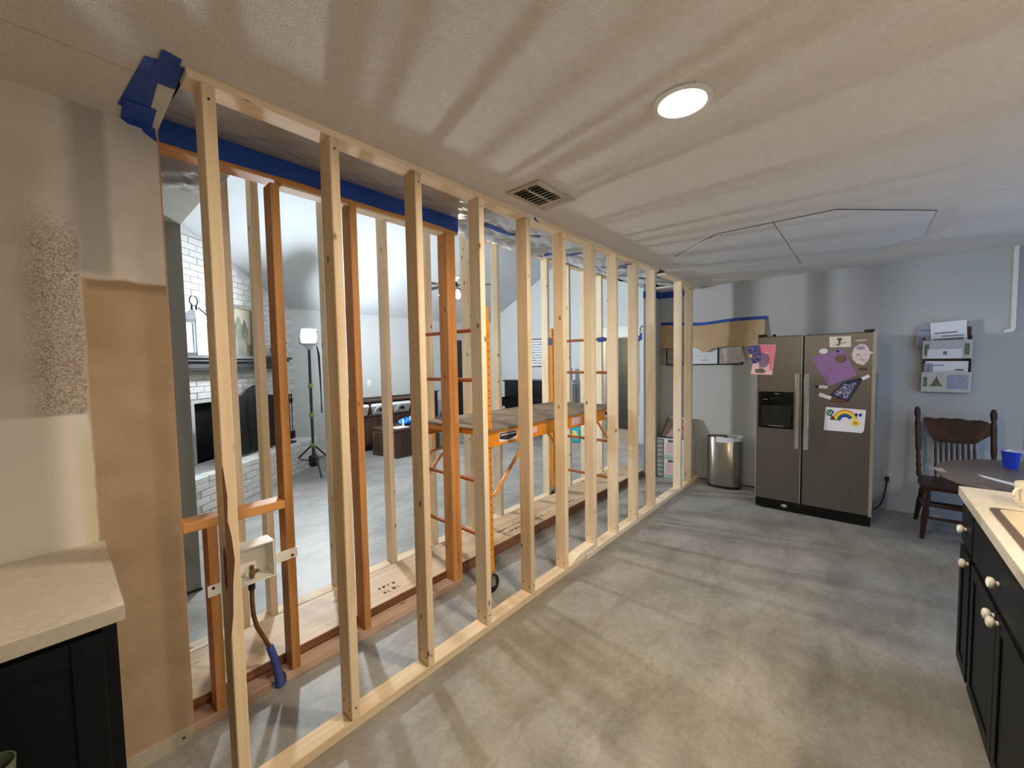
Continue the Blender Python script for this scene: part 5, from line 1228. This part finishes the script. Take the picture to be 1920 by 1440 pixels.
# work light on its tripod
wl_ = thing('work_light', 'glaring work light on a black and green tripod in the living room', 'work light', (2.40, 4.36, 0))
wx, wy = 2.40, 4.36
MB().cyl((wx, wy, 0.14), (wx, wy, 1.80), 0.019, 12).build('pole', 'pole_dark', wl_)
for z in (0.36, 0.80, 1.22): MB().lathe([(0.028, 0), (0.034, 0.01), (0.034, 0.05), (0.028, 0.06)], (wx, wy, z), 14).build('collar', 'lamp_green', wl_)
for k in range(3):
    a = 0.35+k*2*PI/3
    MB().tube([(wx+0.03*math.cos(a), wy+0.03*math.sin(a), 0.38), (wx+0.42*math.cos(a), wy+0.42*math.sin(a), 0.012)], 0.013, 8).build('leg', 'pole_dark', wl_)
    MB().tube([(wx+0.02*math.cos(a), wy+0.02*math.sin(a), 0.17), (wx+0.22*math.cos(a), wy+0.22*math.sin(a), 0.20)], 0.008, 8).build('leg_strut', 'pole_dark', wl_)
MB().lathe([(0.05, 0), (0.065, 0.02), (0.065, 0.14), (0.045, 0.16)], (wx, wy, 0.09), 16).build('battery_housing', 'black_plastic', wl_)
MB().lathe([(0.028, 0), (0.05, 0.03), (0.06, 0.06), (0.122, 0.088), (0.125, 0.092), (0.05, 0.094)], (wx, wy, 1.76), 24).build('head_base', 'paper_grey', wl_)  # lamp base, its rim flared to cut light onto the nearby floor
MB().lathe([(0.05, 0.0), (0.085, 0.025), (0.104, 0.065), (0.108, 0.10), (0.100, 0.14), (0.075, 0.172), (0.03, 0.188), (0.004, 0.19)], (wx, wy, 1.85), 18).build('light_dome', 'work_glow', wl_)
MB().lathe([(0.03, 0.0), (0.104, 0.0), (0.108, 0.006), (0.09, 0.03), (0.03, 0.045)], (wx, wy, 2.041), 24).build('top_baffle', 'paper_grey', wl_)  # added cap, keeps direct light off the vault
hs_ = MB(); vs = []; 
for (r, z) in ((0.112, 1.85), (0.126, 1.92), (0.118, 2.0), (0.10, 2.046)):
    for i in range(9):
        a = 0.35+i*3.15/8
        vs.append((wx+r*math.cos(a), wy+r*math.sin(a), z))
for (r, z) in ((0.120, 1.85), (0.134, 1.92), (0.126, 2.005), (0.105, 2.054)):
    for i in range(9):
        a = 0.35+i*3.15/8
        vs.append((wx+r*math.cos(a), wy+r*math.sin(a), z))
fsx = []
for o_ in (0, 36):
    for j in range(3):
        for i in range(8): fsx.append((o_+j*9+i, o_+j*9+i+1, o_+(j+1)*9+i+1, o_+(j+1)*9+i))
for j in range(3):
    for i in (0, 8): fsx.append((j*9+i, (j+1)*9+i, 36+(j+1)*9+i, 36+j*9+i))
for i in range(8):
    for j in (0, 3): fsx.append((j*9+i, j*9+i+1, 36+j*9+i+1, 36+j*9+i))
hs_.add(vs, fsx, 0, True); hs_.build('rear_baffle', 'paper_grey', wl_)  # shell shaped to keep direct light off the brick and far wall
MB().tube([(wx+0.10, wy-0.02, 1.82), (wx+0.115, wy-0.04, 1.70), (wx+0.12, wy-0.045, 1.45), (wx+0.125, wy-0.045, 1.1), (wx+0.125, wy-0.045, 0.85)], [0.006, 0.016, 0.014, 0.008, 0.010], 8).build('carry_strap', 'cord_black', wl_)

# ceiling fan
fx, fy, fz = 4.03, 3.20, 2.66
fn = thing('ceiling_fan', 'dark ceiling fan with glowing bulbs under the white vault', 'ceiling fan', (fx, fy, fz))
MB().cyl((fx, fy, fz+0.14), (fx, fy, ceil_at(0)*0+EAVE+SL*(YF-fy)), 0.014).build('down_rod', 'black_metal', fn)
MB().lathe([(0.05, 0.0), (0.12, 0.02), (0.135, 0.07), (0.11, 0.12), (0.03, 0.16)], (fx, fy, fz), 22).build('motor', 'black_metal', fn)
for k in range(5):
    a = math.radians(-50+72*k)
    d_ = Vector((math.cos(a), math.sin(a), 0)); s_ = Vector((-d_.y, d_.x, 0.12))
    c0 = Vector((fx, fy, fz+0.06))
    q = [c0+d_*0.18-s_*0.045, c0+d_*0.64-s_*0.07, c0+d_*0.64+s_*0.07, c0+d_*0.18+s_*0.045]; up_ = Vector((0, 0, 0.004))
    bl = MB().add([p-up_ for p in q]+[p+up_ for p in q], [(3,2,1,0),(4,5,6,7),(0,1,5,4),(1,2,6,5),(2,3,7,6),(3,0,4,7)]).build('blade', 'mantel_black', fn)
    MB().tube([c0+d_*0.10, c0+d_*0.2], 0.010, 6).build('blade_iron', 'black_metal', bl)
for k in range(4):
    a = math.radians(-48+90*k)
    bx, by = fx+0.125*math.cos(a), fy+0.125*math.sin(a)
    MB().tube([(fx, fy, fz), (bx, by, fz-0.02)], 0.009, 6).build('lamp_arm', 'black_metal', fn)
    MB().lathe([(0.018, 0.0), (0.032, -0.03), (0.044, -0.075), (0.034, -0.12), (0.008, -0.135)], (bx, by, fz-0.01), 14).build('glass_shade', 'fan_glow', fn)

# built-in storage cabinet, baskets, chest
scb = thing('storage_cabinet', 'dark wood built-in storage cabinet with a basket shelf along the far wall', 'cabinet', (4.2, 5.2, 0))
lumber('cabinet_top', scb, 3.25, 5.10, 4.97, 5.385, 0.872, 0.905, 'dark_wood', 'x')
lumber('back_ledge', scb, 3.25, 5.10, 5.30, 5.385, 0.905, 0.93, 'dark_wood', 'x')
lumber('shelf_board', scb, 3.25, 5.10, 4.99, 5.38, 0.615, 0.645, 'dark_wood', 'x')
for x in (3.25, 3.63, 4.055, 4.50, 5.06): lumber('divider', scb, x, x+0.04, 5.0, 5.38, 0.645, 0.872, 'dark_wood', 'z')
lumber('lower_body', scb, 3.25, 5.10, 5.03, 5.38, 0.09, 0.615, 'dark_wood', 'z')
B(3.27, 5.08, 5.07, 5.36, 0, 0.09).build('plinth', 'black_plastic', scb)
for k in range(4):
    x = 3.28+k*0.455
    dd = lumber('door', scb, x, x+0.44, 5.012, 5.03, 0.115, 0.60, 'dark_wood', 'z', 0.003)
    mb = MB(); mb.box(x, x+0.06, 5.002, 5.012, 0.115, 0.60); mb.box(x+0.38, x+0.44, 5.002, 5.012, 0.115, 0.60); mb.box(x+0.06, x+0.38, 5.002, 5.012, 0.54, 0.60); mb.box(x+0.06, x+0.38, 5.002, 5.012, 0.115, 0.175)
    mb.build('door_frame', 'dark_wood', scb)
lumber('end_post', scb, 5.10, 5.15, 4.98, 5.03, 0.0, 0.96, 'mantel_black', 'z')
B(5.085, 5.165, 4.965, 5.045, 0.96, 0.985).build('post_cap', 'mantel_black', scb)
for k, (x0, x1, lab_) in enumerate(((3.30, 3.62, 'grey lined basket at the left end of the dark cabinet shelf'), (3.68, 4.04, 'grey lined basket second from the left on the dark cabinet shelf'), (4.11, 4.48, 'grey lined basket with a dark oval tag on the cabinet shelf'), (4.56, 4.92, 'grey lined basket at the right end of the dark cabinet shelf'))):
    t = thing('storage_basket', lab_, 'basket', ((x0+x1)/2, 5.14, 0.646), 0, 'baskets on the cabinet shelf')
    MB().hexa([(x0+0.03, 4.98, 0.646), (x1-0.03, 4.98, 0.646), (x1-0.03, 5.26, 0.646), (x0+0.03, 5.26, 0.646)], [(x0, 4.955, 0.80), (x1, 4.955, 0.80), (x1, 5.29, 0.80), (x0, 5.29, 0.80)]).build('basket_body', 'basket_cloth', t)
    MB().hexa([(x0-0.004, 4.949, 0.785), (x1+0.004, 4.949, 0.785), (x1+0.004, 5.294, 0.785), (x0-0.004, 5.294, 0.785)], [(x0+0.008, 4.957, 0.838), (x1-0.008, 4.957, 0.838), (x1-0.008, 5.286, 0.838), (x0+0.008, 5.286, 0.838)]).build('cloth_liner', 'basket_liner', t, bevel=0.008)
    MB().lathe([(0.05, 0.0), (0.05, -0.004)], ((x0+x1)/2, 4.962, 0.725), 18, 'y', sy=0.6).build('oval_tag', 'mantel_black', t)
    MB().tube([(x0+0.05, 4.955, 0.70), (x0+0.07, 4.945, 0.76), (x0+0.12, 4.940, 0.785)], 0.008, 6).build('handle', 'lantern_white', t)
ck = thing('wooden_chest', 'dark panelled wooden chest on the living room floor', 'chest', (4.05, 4.47, 0), math.radians(7))
B(-0.485, 0.485, -0.30, 0.30, 0.0, 0.43).build('chest_body', 'dark_wood', ck, local=True)
B(-0.51, 0.51, -0.325, 0.325, 0.43, 0.47).build('lid', 'dark_wood', ck, local=True, bevel=0.006)
for (a, b) in ((-0.485, -0.40), (-0.03, 0.03), (0.40, 0.485)): B(a, b, -0.312, -0.30, 0.0, 0.43).build('front_stile', 'dark_wood', ck, local=True)
for (a, b) in ((0.0, 0.07), (0.37, 0.43)): 
    for (c1, c2) in ((-0.40, -0.03), (0.03, 0.40)): B(c1, c2, -0.312, -0.30, a, b).build('front_rail', 'dark_wood', ck, local=True)
for (c1, c2) in ((-0.36, -0.07), (0.07, 0.36)): B(c1, c2, -0.309, -0.30, 0.11, 0.33).build('front_panel', 'dark_wood', ck, local=True, bevel=0.003)
for (a, b) in ((-0.30, -0.22), (0.22, 0.30)): B(-0.497, -0.485, a, b, 0.0, 0.43).build('side_stile', 'dark_wood', ck, local=True)
for (a, b) in ((0.0, 0.07), (0.37, 0.43)): B(-0.497, -0.485, -0.22, 0.22, a, b).build('side_rail', 'dark_wood', ck, local=True)
B(-0.494, -0.485, -0.18, 0.18, 0.11, 0.33).build('side_panel', 'dark_wood', ck, local=True, bevel=0.003)
bb_ = MB()
r_ = random.Random(4)
bb_.grid(lambda u, v: (4.05+0.15*math.cos(2*PI*u)*math.sin(PI*v)*(1+0.15*math.sin(7*PI*u+5*v)), 4.47+0.10*math.sin(2*PI*u)*math.sin(PI*v), 0.471+0.055*(1-math.cos(PI*v))*(1+0.2*math.sin(9*PI*u))), 20, 10)
bbo_ = thing('blue_bag', 'bright blue plastic bag with small white bottles on the dark chest', 'bag', (4.05, 4.47, 0.471))
bb_.build('bag_body', 'bag_blue', bbo_)
for (x, y, h_) in ((3.95, 4.42, 0.12), (4.10, 4.43, 0.15)): MB().lathe([(0.02, 0), (0.02, 0.08), (0.01, 0.1), (0.01, h_)], (x, y, 0.471), 10).build('bottle', 'paper', bbo_)
tag(B(3.68, 3.92, 4.20, 4.42, 0.4705, 0.474).build('paper_sheet', 'paper'), 'white paper sheet lying on the dark chest lid', 'paper')
sw = thing('light_switch', 'white light switch plate on the living room far wall', 'switch', (3.88, 5.395, 1.14))
B(3.845, 3.915, 5.392, 5.3995, 1.135, 1.255).build('cover_plate', 'white_plastic', sw, bevel=0.002)
B(3.865, 3.895, 5.388, 5.392, 1.165, 1.225).build('rocker', 'white_plastic', sw)

# piano, poster, post, package
pi = thing('upright_piano', 'black upright piano against the living room end wall', 'piano', (6.75, 3.72, 0))
B(6.62, 7.03, 2.99, 4.46, 0.0, 1.12).build('case', 'piano_black', pi)
B(6.59, 7.045, 2.96, 4.49, 1.12, 1.15).build('top_lid', 'piano_black', pi, bevel=0.004)
B(6.35, 6.62, 2.99, 4.46, 0.60, 0.70).build('key_bed', 'piano_black', pi)
B(6.36, 6.62, 3.05, 4.40, 0.70, 0.735).build('fallboard', 'piano_black', pi, bevel=0.004)
for y in (2.99, 4.40): B(6.35, 6.62, y, y+0.06, 0.70, 0.78).build('cheek', 'piano_black', pi)
for y in (3.02, 4.37): B(6.38, 6.44, y, y+0.06, 0.0, 0.60).build('leg', 'piano_black', pi)
B(6.612, 6.62, 3.08, 4.37, 0.80, 1.08).build('front_panel', 'piano_black', pi)
tag(B(6.80, 6.95, 3.55, 3.95, 1.1505, 1.165).build('music_book', 'print_grey'), 'thin dark book lying on the piano lid', 'book')
po = thing('wall_poster', 'white poster of lettered lines with black bars on the end wall', 'poster', (7.045, 3.9, 1.43))
B(7.040, 7.048, 3.62, 4.22, 1.44, 2.03).build('sheet', 'poster', po)
for z in (1.43, 2.025): B(7.030, 7.048, 3.60, 4.24, z, z+0.02).build('hanger_bar', 'mantel_black', po)
r_ = random.Random(9); tl = MB()
for k in range(9):
    y = 4.18; z = 1.965-k*0.058
    while y > 3.68:
        w_ = r_.uniform(0.02, 0.06); tl.box(7.0392, 7.040, y-w_, y, z, z+r_.choice((0.018, 0.026))); y -= w_+0.014
tl.build('lettering', 'print_grey', po)
np_ = thing('newel_post', 'grey stepped post standing right of the piano', 'post', (6.85, 2.85, 0))
B(6.80, 6.92, 2.80, 2.93, 0.0, 1.08).build('shaft', 'grey_trim', np_); MB().hexa([(6.78, 2.75, 1.08), (6.94, 2.75, 1.08), (6.94, 2.94, 1.08), (6.78, 2.94, 1.08)], [(6.81, 2.80, 1.16), (6.91, 2.80, 1.16), (6.91, 2.93, 1.16), (6.81, 2.93, 1.16)]).build('cap', 'grey_trim', np_)
B(6.82, 6.90, 2.86, 2.93, 1.16, 1.40).build('upper_post', 'grey_trim', np_)
pk = thing('diaper_package', 'turquoise printed package standing on the living room floor', 'package', (6.55, 2.55, 0))
B(6.45, 6.65, 2.42, 2.75, 0.0, 0.27).build('wrap', 'turquoise', pk, bevel=0.015)
B(6.4485, 6.450, 2.46, 2.70, 0.07, 0.22).build('print_panel', 'pack_print', pk)
B(6.446, 6.4485, 2.50, 2.58, 0.09, 0.17).build('print_panel', 'yellow', pk)
